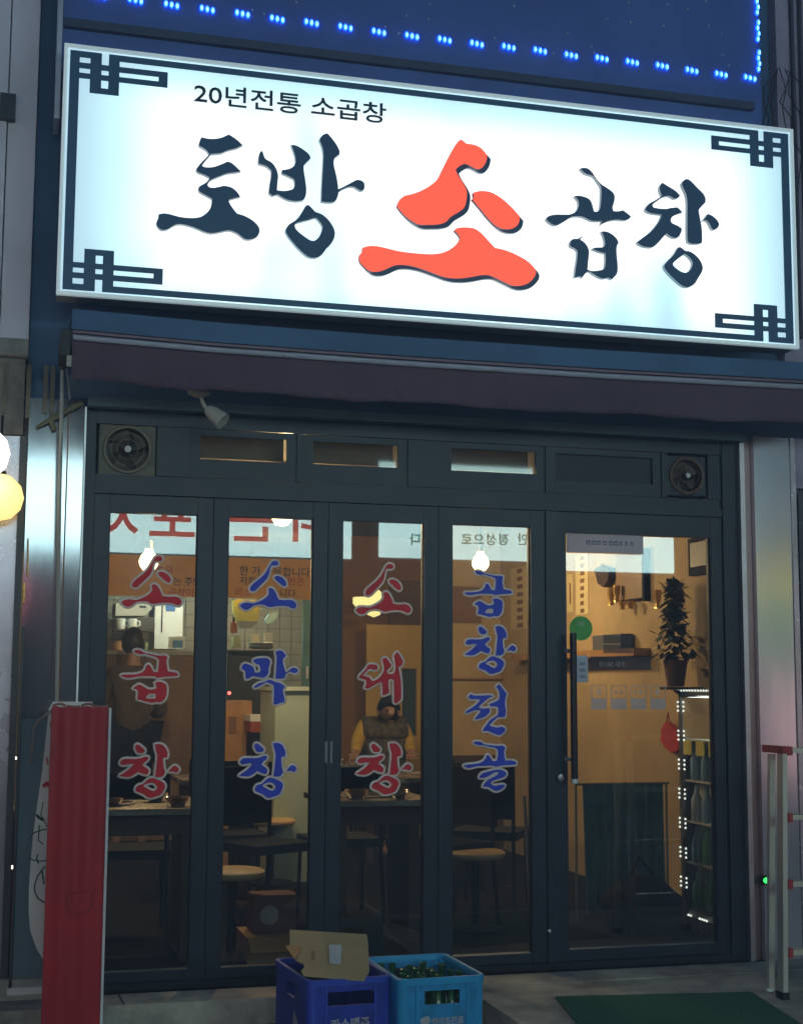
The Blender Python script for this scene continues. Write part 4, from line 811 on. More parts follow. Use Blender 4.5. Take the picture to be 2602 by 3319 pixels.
for g in range(5):
    for s in range(4): bead(y1c-.02-.2*g-.03*s, z0c-.03, cx-.012)
bcol = [(.2, .35, .5), (.35, .42, .5), (.08, .25, .25), (.4, .4, .15), (.1, .3, .1)]; random.seed(11); bms = {}
nb_ = 0
for zi, zz in enumerate((.172, .434, .674, .914)):
    for i in range(7):
        k = random.choice((0, 1) if zi > 1 else (0, 2, 2, 4)); yy = y1c-.09-.135*i
        if k not in bms:
            bm = bmesh.new(); blathe(bm, [(0, 0), (.032, 0), (.034, .03), (.034, .12), (.013, .165), (.012, .2), (.014, .205), (0, .207)], n=12)
            o = obj('drink_bottle', bm, mat('drink_%d' % k, bcol[k], .25), None, smooth='auto'); bms[k] = o.data
        else: o = bpy.data.objects.new('drink_bottle', bms[k]); col.objects.link(o)
        o.location = (cx+.05, yy, zz+.001)
        prop(o, ['steel blue drink bottle standing inside the bead-lit cooler', 'grey blue drink bottle standing inside the bead-lit cooler', 'dark teal drink bottle standing inside the bead-lit cooler', '', 'green drink bottle standing inside the bead-lit cooler'][k], 'bottle', 'bottles in the drinks cooler, colour %d' % k)
# teal covered stack inside the entrance door
cu_ = thing('counter_curtain', 'dark teal curtain hanging in folds below a rail inside the entrance door', 'curtain', tuple(at(2015, 2990, 1.35)))
ca, cb = at(1885, 2545, 1.35), at(2148, 2545, 1.35); nF = 120; bm = bmesh.new(); rows = []; random.seed(5)
ph = [random.uniform(0, 6) for _ in range(6)]
for j in range(10):
    t_ = j/9; row = []
    for i in range(nF+1):
        u = i/nF; amp = .010+.028*t_
        row.append(bm.verts.new((ca.x+(cb.x-ca.x)*u*(1+.03*t_), 1.35+amp*(math.sin(u*52+ph[0]+.8*math.sin(t_*2+u*7))+.5*math.sin(u*23+ph[1])), ca.z-(ca.z-SLAB-.02)*t_-.012*math.sin(u*9+ph[2])*(1 if j else 0)*t_)))
    rows.append(row)
for A, B in zip(rows, rows[1:]):
    for i in range(nF): bm.faces.new((A[i], A[i+1], B[i+1], B[i]))
obj('cloth', bm, mat('teal_cloth', (.10, .19, .20), .9, 0, .3, 9, bump=.2, bscale=40), cu_, smooth=True)
tube('rail', [(ca.x-.04, 1.35, ca.z+.004), (cb.x+.04, 1.35, ca.z+.004)], .007, mat('curtain_rail', (.2, .19, .16), .5, .4), cu_)
for xx in (ca.x-.03, cb.x+.03): tube('post', [(xx, 1.37, SLAB), (xx, 1.37, ca.z)], .008, mat('curtain_rail', (.2, .19, .16)), cu_)
bk = thing('black_bag', 'black bag slumped on the floor in front of the drinks cooler', 'bag', tuple(at(2130, 3040, 1.0)))
bm = bmesh.new(); c_ = at(2110, 2990, .8); rings = []
for j in range(8):
    t_ = j/7; rr = .2*math.sin(math.pi*(.15+.8*t_))+.03
    rings.append([bm.verts.new((c_.x+rr*1.1*(1+.12*math.sin(3*a_+j))*math.cos(a_), .9+rr*.7*math.sin(a_), SLAB+.003+.3*t_)) for a_ in [2*math.pi*k/18 for k in range(18)]])
for A, B in zip(rings, rings[1:]):
    for k in range(18): bm.faces.new((A[k], A[(k+1) % 18], B[(k+1) % 18], B[k]))
bm.faces.new(rings[-1]); bm.faces.new(rings[0][::-1]); obj('bag_body', bm, DARK, bk, smooth=True); tube('strap', [(c_.x-.08, .9, .4), (c_.x-.03, .88, .52), (c_.x+.06, .9, .41)], .01, DARK, bk)
# ---------------- tables, stools, chairs
TOP = mat('table_steel', (.5, .46, .4), .25, .9, .15, 4); SKIRT = mat('table_skirt', (.05, .022, .018), .5, 0, .2)
def table(x0, x1, y0, y1, label):
    t = thing('grill_table', label, 'table', ((x0+x1)/2, (y0+y1)/2, SLAB), group='steel grill tables', world=False)
    hx, hy = (x1-x0)/2, (y1-y0)/2
    box('table_top', -hx, hx, -hy, hy, .72, .75, TOP, t, bevel=.008); box('apron', -hx+.05, hx-.05, -hy+.06, hy-.06, .62, .719, SKIRT, t, bevel=.004)
    for sx in (-1, 1): box('leg', sx*(hx-.09)-.03, sx*(hx-.09)+.03, -.22, .22, .002, .619, SKIRT, t, bevel=.004)
    bm = bmesh.new(); blathe(bm, [(.17, .751), (.175, .758), (.155, .76), (.15, .752)], n=24); obj('grill_ring', bm, STEEL2, t, smooth='auto')
    bm = bmesh.new(); blathe(bm, [(0, .753), (.15, .753)], n=24); obj('grill_pan', bm, DARK, t)
table(-.45, .56, .50, 1.2, 'steel grill table behind the red so gop chang lettering')
table(1.22, 1.80, .76, 1.45, 'steel grill table behind the red so dae chang lettering')
table(.66, 1.16, 2.49, 3.15, 'steel grill table in front of the orange wooden cabinet')
table(2.1, 2.75, 2.5, 3.2, 'steel grill table beyond the blue four-syllable lettering')
table(1.5, 2.4, 4.1, 4.75, 'steel grill table before the seated person in yellow sleeves')
def cyl_items(spec):
    pass
bwl = None; random.seed(13)
for i, (x_, y_, lab) in enumerate(((.10, .72, 'steel side dish bowl near the street edge of the first table'), (.34, .95, 'steel bowl beside the grill ring of the first table'), (.42, .66, 'small steel bowl at the corner of the first table'), (1.40, .92, 'steel bowl at the edge of the table behind the red dae chang letters'), (1.66, 1.0, 'steel bowl right of the grill behind the red dae chang letters'), (1.62, .86, 'shallow steel bowl close to the glass of the third leaf'), (.85, 2.65, 'steel bowl on the table before the orange cabinet'), (2.35, 2.7, 'steel bowl on the table beyond the four blue syllables'), (1.75, 4.3, 'steel bowl in front of the seated person'), (2.1, 4.35, 'steel bowl beside the seated person'))):
    if bwl is None:
        bm = bmesh.new(); blathe(bm, [(0, 0), (.035, 0), (.06, .03), (.066, .045), (.062, .045), (.035, .006), (0, .006)], n=18); o = obj('steel_bowl', bm, mat('bowl_steel', (.7, .66, .6), .15, 1, .1), None, smooth='auto'); bwl = o.data
    else: o = bpy.data.objects.new('steel_bowl', bwl); col.objects.link(o)
    o.location = (x_, y_, SLAB+.7505); k_ = random.uniform(.75, 1.1); o.scale = (k_, k_, k_); prop(o, lab, 'bowl', 'steel bowls on the grill tables')
random.seed(9)
smat = mat('stool_seat_tan', (.5, .33, .15), .5, 0, .15)
proto = None
for px_, py_, z_, lab in ((1542, 2757, .55, 'round tan stool seat below the blue four-syllable lettering'), (752, 2818, .55, 'round tan stool left of the cardboard boxes'), (880, 2655, .55, 'round tan stool under the blue chang syllable'), (838, 2622, .55, 'round tan stool by the far steel table')):
    p = atz(px_, py_, z_)
    t = thing('round_stool', lab, 'stool', (p.x, p.y, SLAB), group='round tan stools', world=False)
    if proto is None:
        bm = bmesh.new(); blathe(bm, [(0, .40), (.15, .40), (.165, .415), (.165, .43), (.15, .44), (0, .442)], n=22); o = obj('seat', bm, smat, t, smooth='auto')
        bm = bmesh.new(); blathe(bm, [(.022, .40), (.022, .04), (.15, .02), (.15, .002), (0, .002)], n=16); o2 = obj('pedestal', bm, DARK, t, smooth='auto'); proto = (o.data, o2.data)
    else:
        for nm, me in zip(('seat', 'pedestal'), proto): link(bpy.data.objects.new(nm, me), t)
def chair(x_, y_, rz, label):
    t = thing('dining_chair', label, 'chair', (x_, y_, SLAB), rz, 'black dining chairs', world=False)
    box('seat', -.21, .21, -.2, .2, .42, .47, DARK, t, bevel=.015); box('backrest', -.2, .2, .19, .23, .55, .88, DARK, t, bevel=.015)
    for sx in (-1, 1):
        tube('leg', [(sx*.19, -.18, .42), (sx*.2, -.19, .004)], .012, DARK, t, n=6); tube('leg', [(sx*.19, .2, .9), (sx*.19, .2, .42), (sx*.2, .24, .004)], .012, DARK, t, n=6)
chair(1.02, 1.55, .5, 'black chair turned aside below the blue chang syllable'); chair(.25, 1.45, 3.1, 'black chair drawn up behind the table nearest the red panel')
chair(1.5, 1.75, 3.2, 'black chair behind the table of the red dae chang leaf'); chair(2.02, 1.35, -1.2, 'black chair beside the tan stool under the blue four syllables'); chair(2.5, 1.95, 2.6, 'black chair drawn to the table beyond the four syllables'); chair(.9, 2.1, 0.1, 'black chair standing before the far steel table')
# cardboard behind the second leaf
kb = thing('cardboard_box', 'orange brown cardboard box on the floor behind the second folding door', 'box', tuple(at(880, 3120, .45)))
CARD = mat('cardboard', (.42, .25, .1), .8, 0, .12, 5)
a, b_ = at(803, 3045, .42), at(965, 3122, .42); box('body', a.x, b_.x, .42, .78, SLAB, a.z, CARD, kb, bevel=.004); prism('flap', [(a.x, .42, a.z), (b_.x, .42, a.z), (b_.x-.01, .36, a.z-.06), (a.x+.01, .36, a.z-.06)], (0, 0, .004), CARD, kb)
rb = thing('paper_sack', 'reddish brown paper sack with white print above the cardboard box', 'sack', tuple(at(890, 3040, .55)))
a, b_ = at(820, 2905, .55), at(960, 3042, .55)
box('sack_body', a.x, b_.x, .55, .72, at(800, 3045, .42).z+.002, a.z, mat('brown_sack', (.16, .075, .06), .8, 0, .2, 5), rb, bevel=.03)
bm = bmesh.new(); blathe(bm, [(0, -.004), (.045, -.003), (.048, 0)], (at(872, 2968, .55).x, .548, at(872, 2968, .55).z), 16, 'Y'); obj('print', bm, mat('faded_print', (.4, .36, .33), .8), rb)
sc_ = thing('floor_scrap', 'pale leaning strip of wood beside the entrance mullion', 'strip', tuple(at(1722, 3000, .6)))
prism('strip', [at(1697, 2580, .6), at(1704, 2580, .6), at(1732, 3040, .6), at(1722, 3040, .6)], (0, .02, 0), mat('grey_strip', (.16, .15, .17), .7), sc_, bevel=.003)

# ---------------- people
def skin_mesh(name, V, Eg, rad, m, parent, sub=2, root=0):
    me = bpy.data.meshes.new(name); me.from_pydata(V, Eg, []); o = bpy.data.objects.new(name, me); col.objects.link(o)
    sk = o.modifiers.new('skin', 'SKIN'); sk.use_smooth_shade = True
    sub_ = o.modifiers.new('sub', 'SUBSURF'); sub_.levels = sub; sub_.render_levels = sub
    for i, r_ in enumerate(rad):
        d = me.skin_vertices[0].data[i]; d.radius = (r_, r_) if not isinstance(r_, tuple) else r_; d.use_root = (i == root)
    dg = bpy.context.evaluated_depsgraph_get(); m2 = bpy.data.meshes.new_from_object(o.evaluated_get(dg)); bpy.data.objects.remove(o); bpy.data.meshes.remove(me)
    m2.name = name; m2.materials.clear(); m2.materials.append(m)
    for p_ in m2.polygons: p_.use_smooth = True
    o = bpy.data.objects.new(name, m2); col.objects.link(o); o.parent = parent; return o
def person(label, loc, rz, arms, seated, top_m, vest_m, leg_m, hair_m, bow=(0, 0)):
    t = thing('person', label, 'person', loc, rz, world=False)
    SK = mat('skin', (.42, .24, .16), .55, 0, .1)
    hz = .5 if seated else .92          # hip height
    ch, nk = hz+.42, hz+.60; hd_z = hz+.74-bow[1]; hy_ = -bow[0]
    V = [(0, 0, hz), (0, -.01, hz+.2), (0, -.02, ch), (0, -.02, nk-.03), (0, -.03+hy_*.4, nk+.05-bow[1]*.3), (0, -.045+hy_, hd_z), (0, -.04+hy_, hd_z+.08)]
    Eg = [(0, 1), (1, 2), (2, 3), (3, 4), (4, 5), (5, 6)]; rad = [(.15, .12), (.135, .11), (.155, .12), .06, .055, (.085, .1), (.072, .085)]
    V.append((0, -.135+hy_, hd_z-.01)); Eg.append((5, len(V)-1)); rad.append(.014)              # nose
    wr = []
    for s in (-1, 1):
        sh_, el, ha = arms[s]; i0 = len(V)
        V += [(s*.17, -.02, nk-.08), el, ha]; Eg += [(2, i0), (i0, i0+1), (i0+1, i0+2)]; rad += [.058, .045, .03]
        d = (Vector(ha)-Vector(el)).normalized(); pal = Vector(ha)+d*.07; V.append(tuple(pal)); Eg.append((i0+2, i0+3)); rad.append((.036, .018)); wr.append((i0+3, d, pal, s))
        side = d.cross(Vector((0, 0, 1))).normalized()
        for f_ in range(4):
            b0 = pal+side*(.025*(f_-1.5)); i1 = len(V); V += [tuple(b0+d*.04), tuple(b0+d*(.07+.008*(f_ in (1, 2)))+Vector((0, 0, -.015)))]; Eg += [(i0+3, i1), (i1, i1+1)]; rad += [.009, .008]
        i1 = len(V); b0 = Vector(ha)-side*s*.035+d*.03; V += [tuple(b0), tuple(b0+d*.035-side*s*.015)]; Eg += [(i0+2, i1), (i1, i1+1)]; rad += [.011, .009]
    lg = len(V)
    for s in (-1, 1):
        i0 = len(V)
        V += [(s*.1, -.02, hz-.02), (s*.12, -.42, hz+.02) if seated else (s*.1, -.03, .5), (s*.12, -.4, .08) if seated else (s*.1, .0, .08), (s*.12, -.55 if seated else -.15, .035)]
        Eg += [(0, i0), (i0, i0+1), (i0+1, i0+2), (i0+2, i0+3)]; rad += [.085, .062, .042, .035]
    body = skin_mesh('body', V, Eg, rad, SK, t)
    # clothes follow the same joints, a little wider
    tv = [(0, 0, hz-.09), (0, -.01, hz+.2), (0, -.02, ch), (0, -.02, nk-.02)]; te = [(0, 1), (1, 2), (2, 3)]; tr2 = [(.20, .17), (.15, .125), (.172, .135), .075]
    for s in (-1, 1):
        sh_, el, ha = arms[s]; i0 = len(tv); tv += [(s*.17, -.02, nk-.08), el, tuple(Vector(el).lerp(Vector(ha), .93))]; te += [(2, i0), (i0, i0+1), (i0+1, i0+2)]; tr2 += [.068, .058, .044]
    skin_mesh('sweater', tv, te, tr2, top_m, t)
    if vest_m:
        vv = [(0, 0, hz-.06), (0, -.01, hz+.2), (0, -.02, ch), (0, -.02, nk-.085)]; ve = [(0, 1), (1, 2), (2, 3)]; vr = [(.23, .2), (.205, .185), (.225, .19), (.17, .15)]
        for s_ in (-1, 1): vv.append((s_*.185, -.02, nk-.10)); ve.append((3, len(vv)-1)); vr.append(.10)
        skin_mesh('vest', vv, ve, vr, vest_m, t)
    pv = []; pe = []; prd = []
    pv.append((0, 0, hz)); prd.append((.2, .17))
    for s in (-1, 1):
        i0 = len(pv); pv += [(s*.1, -.02, hz-.02), (s*.12, -.42, hz+.02) if seated else (s*.1, -.03, .5), (s*.12, -.4, .1) if seated else (s*.1, .0, .1)]; pe += [(0, i0), (i0, i0+1), (i0+1, i0+2)]; prd += [.098, .076, .06]
    skin_mesh('trousers', pv, pe, prd, leg_m, t)
    bm = bmesh.new(); bmesh.ops.create_uvsphere(bm, u_segments=18, v_segments=12, radius=1)
    bmesh.ops.delete(bm, geom=[v for v in bm.verts if v.co.z < -.75 or (v.co.y < -.35 and v.co.z < .35)], context='VERTS')
    for v in bm.verts: v.co = Vector((v.co.x*.098, v.co.y*.115-.035+hy_, v.co.z*.125+hd_z+.035))*1.0 + Vector((random.uniform(-.003, .003), 0, 0))
    obj('hair', bm, hair_m, t, smooth=True)
    for s in (-1, 1):
        bm = bmesh.new(); bmesh.ops.create_uvsphere(bm, u_segments=8, v_segments=6, radius=.011); bmesh.ops.translate(bm, verts=bm.verts, vec=(s*.034, -.128+hy_, hd_z+.035)); obj('eye', bm, DARK, t, smooth=True)
        bm = bmesh.new(); bmesh.ops.create_uvsphere(bm, u_segments=8, v_segments=6, radius=1); bmesh.ops.scale(bm, verts=bm.verts, vec=(.012, .02, .03)); bmesh.ops.translate(bm, verts=bm.verts, vec=(s*.088, -.03+hy_, hd_z+.01)); obj('ear', bm, SK, t, smooth=True)
    bm = bmesh.new(); bbox(bm, -.025, .025, -.128+hy_, -.12+hy_, hd_z-.052, hd_z-.044); obj('mouth', bm, mat('lip', (.3, .1, .08), .5), t)
HAIR = mat('dark_hair', (.012, .009, .008), .5)
pc = at(1240, 2260, 5.1)
person('seated person in a dark patterned vest and yellow sleeves reaching to the table', (pc.x, 5.1, SLAB-.0), 0, {-1: (0, (-.24, -.1, .88), (-.31, -.33, .80)), 1: (0, (.225, -.04, .86), (.17, -.28, .80))}, True, mat('yellow_knit', (.6, .4, .06), .9, 0, .15), mat('patterned_vest', (.05, .045, .035), .9, 0, .9, 26, c2=(.2, .17, .12)), DARK, HAIR, bow=(.16, .13))
chair(pc.x, 5.15, 0, 'black chair under the seated person in yellow sleeves')
pc = at(432, 2146, 5.4)
person('standing person with dark hair in a brown jacket with back to the street', (pc.x, 5.4, SLAB), math.pi, {-1: (0, (-.25, -.05, 1.12), (-.2, -.26, 1.1)), 1: (0, (.25, -.05, 1.12), (.2, -.26, 1.1))}, False, mat('brown_jacket', (.09, .065, .035), .9, 0, .35, 12), None, DARK, HAIR)
# ================================================================== on the street in front
# red folded panel
rp_ = thing('red_folding_panel', 'tall folded red vinyl panel with white edge trim beside the pilaster', 'panel', (-.13, -.55, 0))
xa, xb = at(168, 2290, -.55).x, at(352, 2290, -.55).x; zt = at(260, 2292, -.55).z
bm = bmesh.new(); n = 48; A = []; B = []; Cc = []
prof = lambda u: .006*math.sin(u*2*math.pi*2.3+.6)
for i in range(n+1):
    u = i/n; x_ = xa+(xb-xa)*u
    A.append(bm.verts.new((x_, -.56+prof(u), .0))); B.append(bm.verts.new((x_, -.56+prof(u), zt+.004*math.sin(u*23)))); 
D0 = [bm.verts.new((v.co.x, -.50, 0)) for v in A]; D1 = [bm.verts.new((v.co.x, -.50, zt)) for v in A]
for i in range(n):
    bm.faces.new((A[i], A[i+1], B[i+1], B[i])); bm.faces.new((B[i], B[i+1], D1[i+1], D1[i])); bm.faces.new((D1[i], D1[i+1], D0[i+1], D0[i])); bm.faces.new((D0[i], D0[i+1], A[i+1], A[i]))
bm.faces.new(A[:1]+B[:1]+D1[:1]+D0[:1]); bm.faces.new(A[-1:]+D0[-1:]+D1[-1:]+B[-1:])
obj('folded_sheet', bm, RED, rp_, smooth='auto')
PINK = mat('worn_pink_edge', (.4, .16, .15), .8, 0, .3, 20)
for i in range(4):
    x0_ = xa+(xb-xa)*(i/4)+.003; tube('top_hem', [(x0_, -.552, zt+.004), (x0_+.018, -.556-.004*(i % 2), zt+.012-.01*(i % 2)), (x0_+.036, -.556, zt+.013-.012*(i % 2)), (x0_+.052, -.552, zt+.003)], .0055, PINK, rp_, n=6)
tr0, tr1 = at(352, 2300, -.57), at(357, 3319, -.57)
box('edge_trim', xb+.0005, xb+.0105, -.575, -.50, 0, zt-.004, mat('white_edge_trim', (.7, .7, .74), .5), rp_, bevel=.002)
uo = [at(x_, y_, -.578) for x_, y_ in ((217, 2898), (219, 2925), (228, 2950), (245, 2964), (262, 2965), (285, 2955), (300, 2930), (304, 2897))]
tube('pocket_seam', [Vector((v.x, -.574, v.z)) for v in uo], .003, mat('seam_red', (.36, .03, .04), .6), rp_, n=6); tube('pocket_seam', [Vector((v.x, -.574, v.z)) for v in (at(218, 2897, -.578), at(303, 2890, -.578))], .0022, mat('seam_red', (.36, .03, .04)), rp_, n=6)
# white banner stand behind it
wb = thing('banner_stand', 'white banner board with green vines and red blots behind the red panel', 'banner', tuple(at(130, 3130, -.3)))
BAN = mat('banner_white', (.8, .84, .8), .6, 0, .08)
pts = [(172, 2275), (158, 2300), (148, 2400), (137, 2500), (122, 2600), (108, 2700), (99, 2800), (94, 2880), (93, 2960), (98, 3020), (118, 3075), (150, 3130), (240, 3160), (300, 2275)]
prism('board', [at(x_, y_, -.30) for x_, y_ in pts], (0, .02, 0), BAN, wb, bevel=.004)
GRN = mat('dark_green_ink', (.02, .07, .05), .6); RDK = mat('blot_red', (.6, .03, .05), .6)
def ink(pts, r_, m_): tube('painted_vine', [at(x_, y_, -.304) for x_, y_ in pts], r_, m_, wb, n=6)
ink([(158, 2804), (140, 2815), (122, 2840), (112, 2870), (112, 2890), (122, 2912), (140, 2925), (160, 2930)], .003, GRN)
ink([(93, 2780), (110, 2790), (135, 2792), (160, 2790)], .0025, GRN); ink([(95, 2720), (110, 2700), (140, 2690), (158, 2688)], .0025, GRN); ink([(140, 2600), (132, 2640), (145, 2665), (158, 2690)], .002, GRN)
ink([(122, 2770), (118, 2785), (125, 2800)], .003, GRN); ink([(128, 2675), (124, 2725), (140, 2738)], .0025, GRN); ink([(118, 2642), (128, 2652), (140, 2660)], .006, GRN); ink([(135, 2820), (140, 2850), (143, 2868)], .003, GRN); ink([(166, 2340), (164, 2358)], .003, GRN)
ink([(140, 2550), (152, 2540), (160, 2546)], .010, RDK); ink([(152, 2455), (155, 2480)], .005, mat('faded_red', (.5, .2, .2), .6))
hk = tube('bent_pipe', [at(x_, y_, -.33) for x_, y_ in ((172, 2302), (150, 2318), (125, 2338), (112, 2360), (107, 2400), (102, 2440), (99, 2475))], .0075, mat('grey_brown_pipe', (.22, .2, .18), .5, .3), None); prop(hk, 'bent grey pipe hooked beside the red panel', 'pipe')
# lower neighbour glass panel with reflections
pg = thing('neighbour_window', 'blue grey lower window panel left of the red panel', 'window', tuple(at(110, 3200, -.10)))
a, b_ = at(70, 2330, -.085), at(250, 3190, -.085)
box('pane', a.x, b_.x, -.085, -.078, b_.z, a.z, mat('blue_grey_glass', (.2, .28, .34), .12, .3, .1, 2), pg, bevel=.002)
box('frame', a.x-.014, a.x-.001, -.10, -.07, b_.z-.03, a.z+.4, mat('dark_corner_trim', (.05, .05, .055)), pg, bevel=.003); box('sill', a.x-.02, b_.x, -.11, -.087, b_.z-.03, b_.z-.001, ALU, pg, bevel=.004)
# lanterns on the left neighbour
def lantern(px_, py_, Y, R, m_, label):
    p = at(px_, py_, Y); t = thing('globe_lantern', label, 'lantern', tuple(p+Vector((0, 0, -R))), group='globe lanterns of the left neighbour', world=False); t.location = p
    bm = bmesh.new(); blathe(bm, [(0, -R), (R*.5, -R*.87), (R*.87, -R*.5), (R, 0), (R*.87, R*.5), (R*.5, R*.87), (R*.22, R*.98)], n=22); obj('globe', bm, m_, t, smooth=True)
    bm = bmesh.new(); blathe(bm, [(R*.25, R*.95), (R*.25, R*1.1), (0, R*1.12)], n=12); obj('cap', bm, DARK, t)
    bm = bmesh.new(); btube(bm, [(0, 0, R*1.1), (0, 0, R*1.1+.25)], .006, 6); obj('cord', bm, DARK, t)
lantern(-60, 1468, -.42, .118, emis('white_globe', (1, .95, .85), 1.8), 'glowing white globe lantern at the left neighbour')
lantern(-2, 1612, -.16, .105, emis('yellow_globe', (1, .74, .25), 1.0), 'glowing yellow globe lantern below the white one')
# small lights on the left edge, and yellow reflections modelled as solid strips
for (x_, y0_, y1_, r_) in ((91, 1745, 1868, .0035), (78, 1890, 1955, .006)):
    o = tube('yellow_glint', [at(x_, y0_, -.09), at(x_-2, y1_, -.09)], r_, mat('glint_yellow', (.75, .6, .2), .25, .9), None); prop(o, 'thin upper yellow strip shaped for a reflection on the dark corner post' if y0_ < 1800 else 'short thick yellow strip shaped for a reflection under the thin one', 'reflection')
def led(x_, y_, Y, r_, m_, label):
    p = at(x_, y_, Y); t = thing('indicator_light', label, 'light', tuple(p))
    lathe('lens', [(0, -.008), (r_*.7, -.006), (r_, 0), (r_, .004)], p, m_, t, n=12, axis='Y'); box('base', p.x-r_*1.6, p.x+r_*1.6, p.y+.003, p.y+.018, p.z-r_*1.6, p.z+r_*1.6, DARK, t, bevel=.003)
led(41, 2812, -.055, .008, emis('white_dot', (1, .95, .8), 3), 'tiny white light low on the left neighbour wall'); led(51, 2458, -.055, .006, emis('white_dot', (1, .95, .8), 3), 'tiny white light beside the bent pipe')
led(2483, 2855, -.075, .014, emis('green_dot', (.02, 1, .08), 2.2), 'small green indicator light on the steel pilaster by the ladder')

# crates
def crate(label, loc, rz, W, D, H, m_, mrib, words, wpos, hand):
    t = thing('bottle_crate', label, 'crate', loc, rz, 'plastic bottle crates on the street', world=False)
    hw, hd_ = W/2, D/2; th = .012
    hz0, hz1 = H-.105, H-.05
    for nm, yy in (('front_wall', -hd_+th), ('back_wall', hd_)):
        cells_mesh(nm, [(-hw+.03, hw-.03, .0, H-.02)], yy, th, m_, t, cut=[(-hand, hand, hz0, hz1)])
    for s in (-1, 1):
        bm = bmesh.new(); x_ = s*(hw-th/2)
        for (y0_, y1_, z0_, z1_) in ((-hd_+.03, hd_-.03, 0, hz0), (-hd_+.03, hd_-.03, hz1, H-.02), (-hd_+.03, -.06, hz0, hz1), (.06, hd_-.03, hz0, hz1)): bbox(bm, x_-th/2, x_+th/2, y0_, y1_, z0_+.0005, z1_-.0005)
        obj('side_wall', bm, m_, t)
        for sy in (-1, 1):
            bm = bmesh.new(); n = 8; r_ = .034; c_ = (s*(hw-r_), sy*(hd_-r_)); lo = []; hi = []
            for k in range(n+1):
                a_ = math.atan2(sy, s)-math.pi/4+math.pi/2*k/n; lo.append(bm.verts.new((c_[0]+r_*math.cos(a_), c_[1]+r_*math.sin(a_), 0))); hi.append(bm.verts.new((c_[0]+r_*math.cos(a_), c_[1]+r_*math.sin(a_), H-.02)))
            ci, cj = bm.verts.new((c_[0], c_[1], 0)), bm.verts.new((c_[0], c_[1], H-.02)); lo.append(ci); hi.append(cj)
            for k in range(n+2): bm.faces.new((lo[k], lo[(k+1) % (n+2)], hi[(k+1) % (n+2)], hi[k]))
            bm.faces.new(lo[::-1]); bm.faces.new(hi); obj('corner_post', bm, mrib, t, smooth='auto')
    # rim
    bm = bmesh.new(); loops = []
    def rr(hx, hy, r_, z_):
        L = []
        for (sx, sy, a0) in ((1, -1, -math.pi/2), (1, 1, 0), (-1, 1, math.pi/2), (-1, -1, math.pi)):
            for k in range(5): a_ = a0+math.pi/2*k/4; L.append(bm.verts.new((sx*(hx-r_)+r_*math.cos(a_), sy*(hy-r_)+r_*math.sin(a_), z_)))
        return L
    for e_, z_ in ((.004, H-.025), (.005, H-.003), (.002, H), (-.010, H), (-.013, H-.004), (-.013, H-.025)): loops.append(rr(hw+e_, hd_+e_, .035, z_))
    for A_, B_ in zip(loops, loops[1:]+loops[:1]):
        for k in range(20): bm.faces.new((A_[k], A_[(k+1) % 20], B_[(k+1) % 20], B_[k]))
    obj('rim', bm, mrib, t, smooth='auto')
    for x_ in (-hw+.075, hw-.075): box('rib', x_-.004, x_+.004, -hd_-.006, -hd_-.0005, .0, H-.028, mrib, t, bevel=.002)
    box('base', -hw+.01, hw-.01, -hd_+.01, hd_-.01, .002, .014, m_, t, bevel=0)
    PR = mat('crate_print', (.5, .5, .55), .7, 0, .2)
    text_mesh('lettering', words, wpos[:2], wpos[2], -hd_-.001, PR, t, bold=.035, width=wpos[3], thick=.0015)
    return t, PR
BLU = mat('royal_blue_plastic', (.02, .045, .42), .5, 0, .4, 14); BLU2 = mat('royal_blue_plastic_worn', (.035, .08, .55), .5, 0, .15)
SKY_ = mat('sky_blue_plastic', (.012, .28, .62), .5, 0, .3, 14); SKY2 = mat('sky_blue_plastic_worn', (.02, .36, .7), .5, 0, .12)
tA, PR = crate('royal blue bottle crate holding torn cardboard', (.915, -.665, 0), math.radians(5), .355, .50, .30, BLU, BLU2, '카스맥주', (-.085, .108, .042, .165), .10)
o = prism('side_print', [(-.179, y_, z_) for y_, z_ in ((-.15, .05), (-.12, .11), (-.06, .15), (-.05, .10), (-.02, .06), (-.06, .02))], (-.0015, 0, 0), PR, tA)
tB, PR = crate('sky blue bottle crate full of empty green bottles', (1.288, -.735, 0), math.radians(2), .365, .50, .30, SKY_, SKY2, '하이트진로', (-.045, .118, .03, .135), .075)
lg = []
for k in range(14): a_ = 2*math.pi*k/14; lg.append((-.072+(.019+.005*math.sin(3*a_))*math.cos(a_), -.2505, .130+(.026+.006*math.sin(2*a_+1))*math.sin(a_)))
prism('logo', lg, (0, -.0015, 0), PR, tB)
GB = mat('green_bottle_glass', (.012, .11, .03), .18, 0, .2, 30, spec=.7); random.seed(21); me_b = None
Rm = Matrix.Rotation(math.radians(2), 4, 'Z')
for i in range(5):
    for j in range(6):
        if me_b is None:
            bm = bmesh.new(); blathe(bm, [(0, 0), (.031, 0), (.033, .01), (.033, .13), (.02, .17), (.0135, .19), (.013, .235), (.0155, .238), (.0155, .252), (.011, .254), (.010, .22), (0, .21)], n=12); o = obj('green_bottle', bm, GB, None, smooth='auto'); me_b = o.data
        else: o = bpy.data.objects.new('green_bottle', me_b); col.objects.link(o)
        v = Vector((1.288, -.735, 0)) + Rm @ Vector((-.132+.066*i, -.185+.074*j, .016+random.choice((0, .0, .012))))
        o.location = v; o.rotation_euler = (random.uniform(-.06, .06), random.uniform(-.06, .06), random.random()*6)
        prop(o, 'empty green glass bottle standing in the sky blue crate', 'bottle', 'green bottles in the sky blue crate')
capm = mat('pale_cap', (.6, .68, .62), .4)
for (x_, y_) in ((1290, 3154), (1448, 3164)):
    p = atz(x_, y_, .285); lathe('loose_cap', [(0, .008), (.013, .007), (.015, 0), (.013, -.001)], p, capm, tB, n=12)
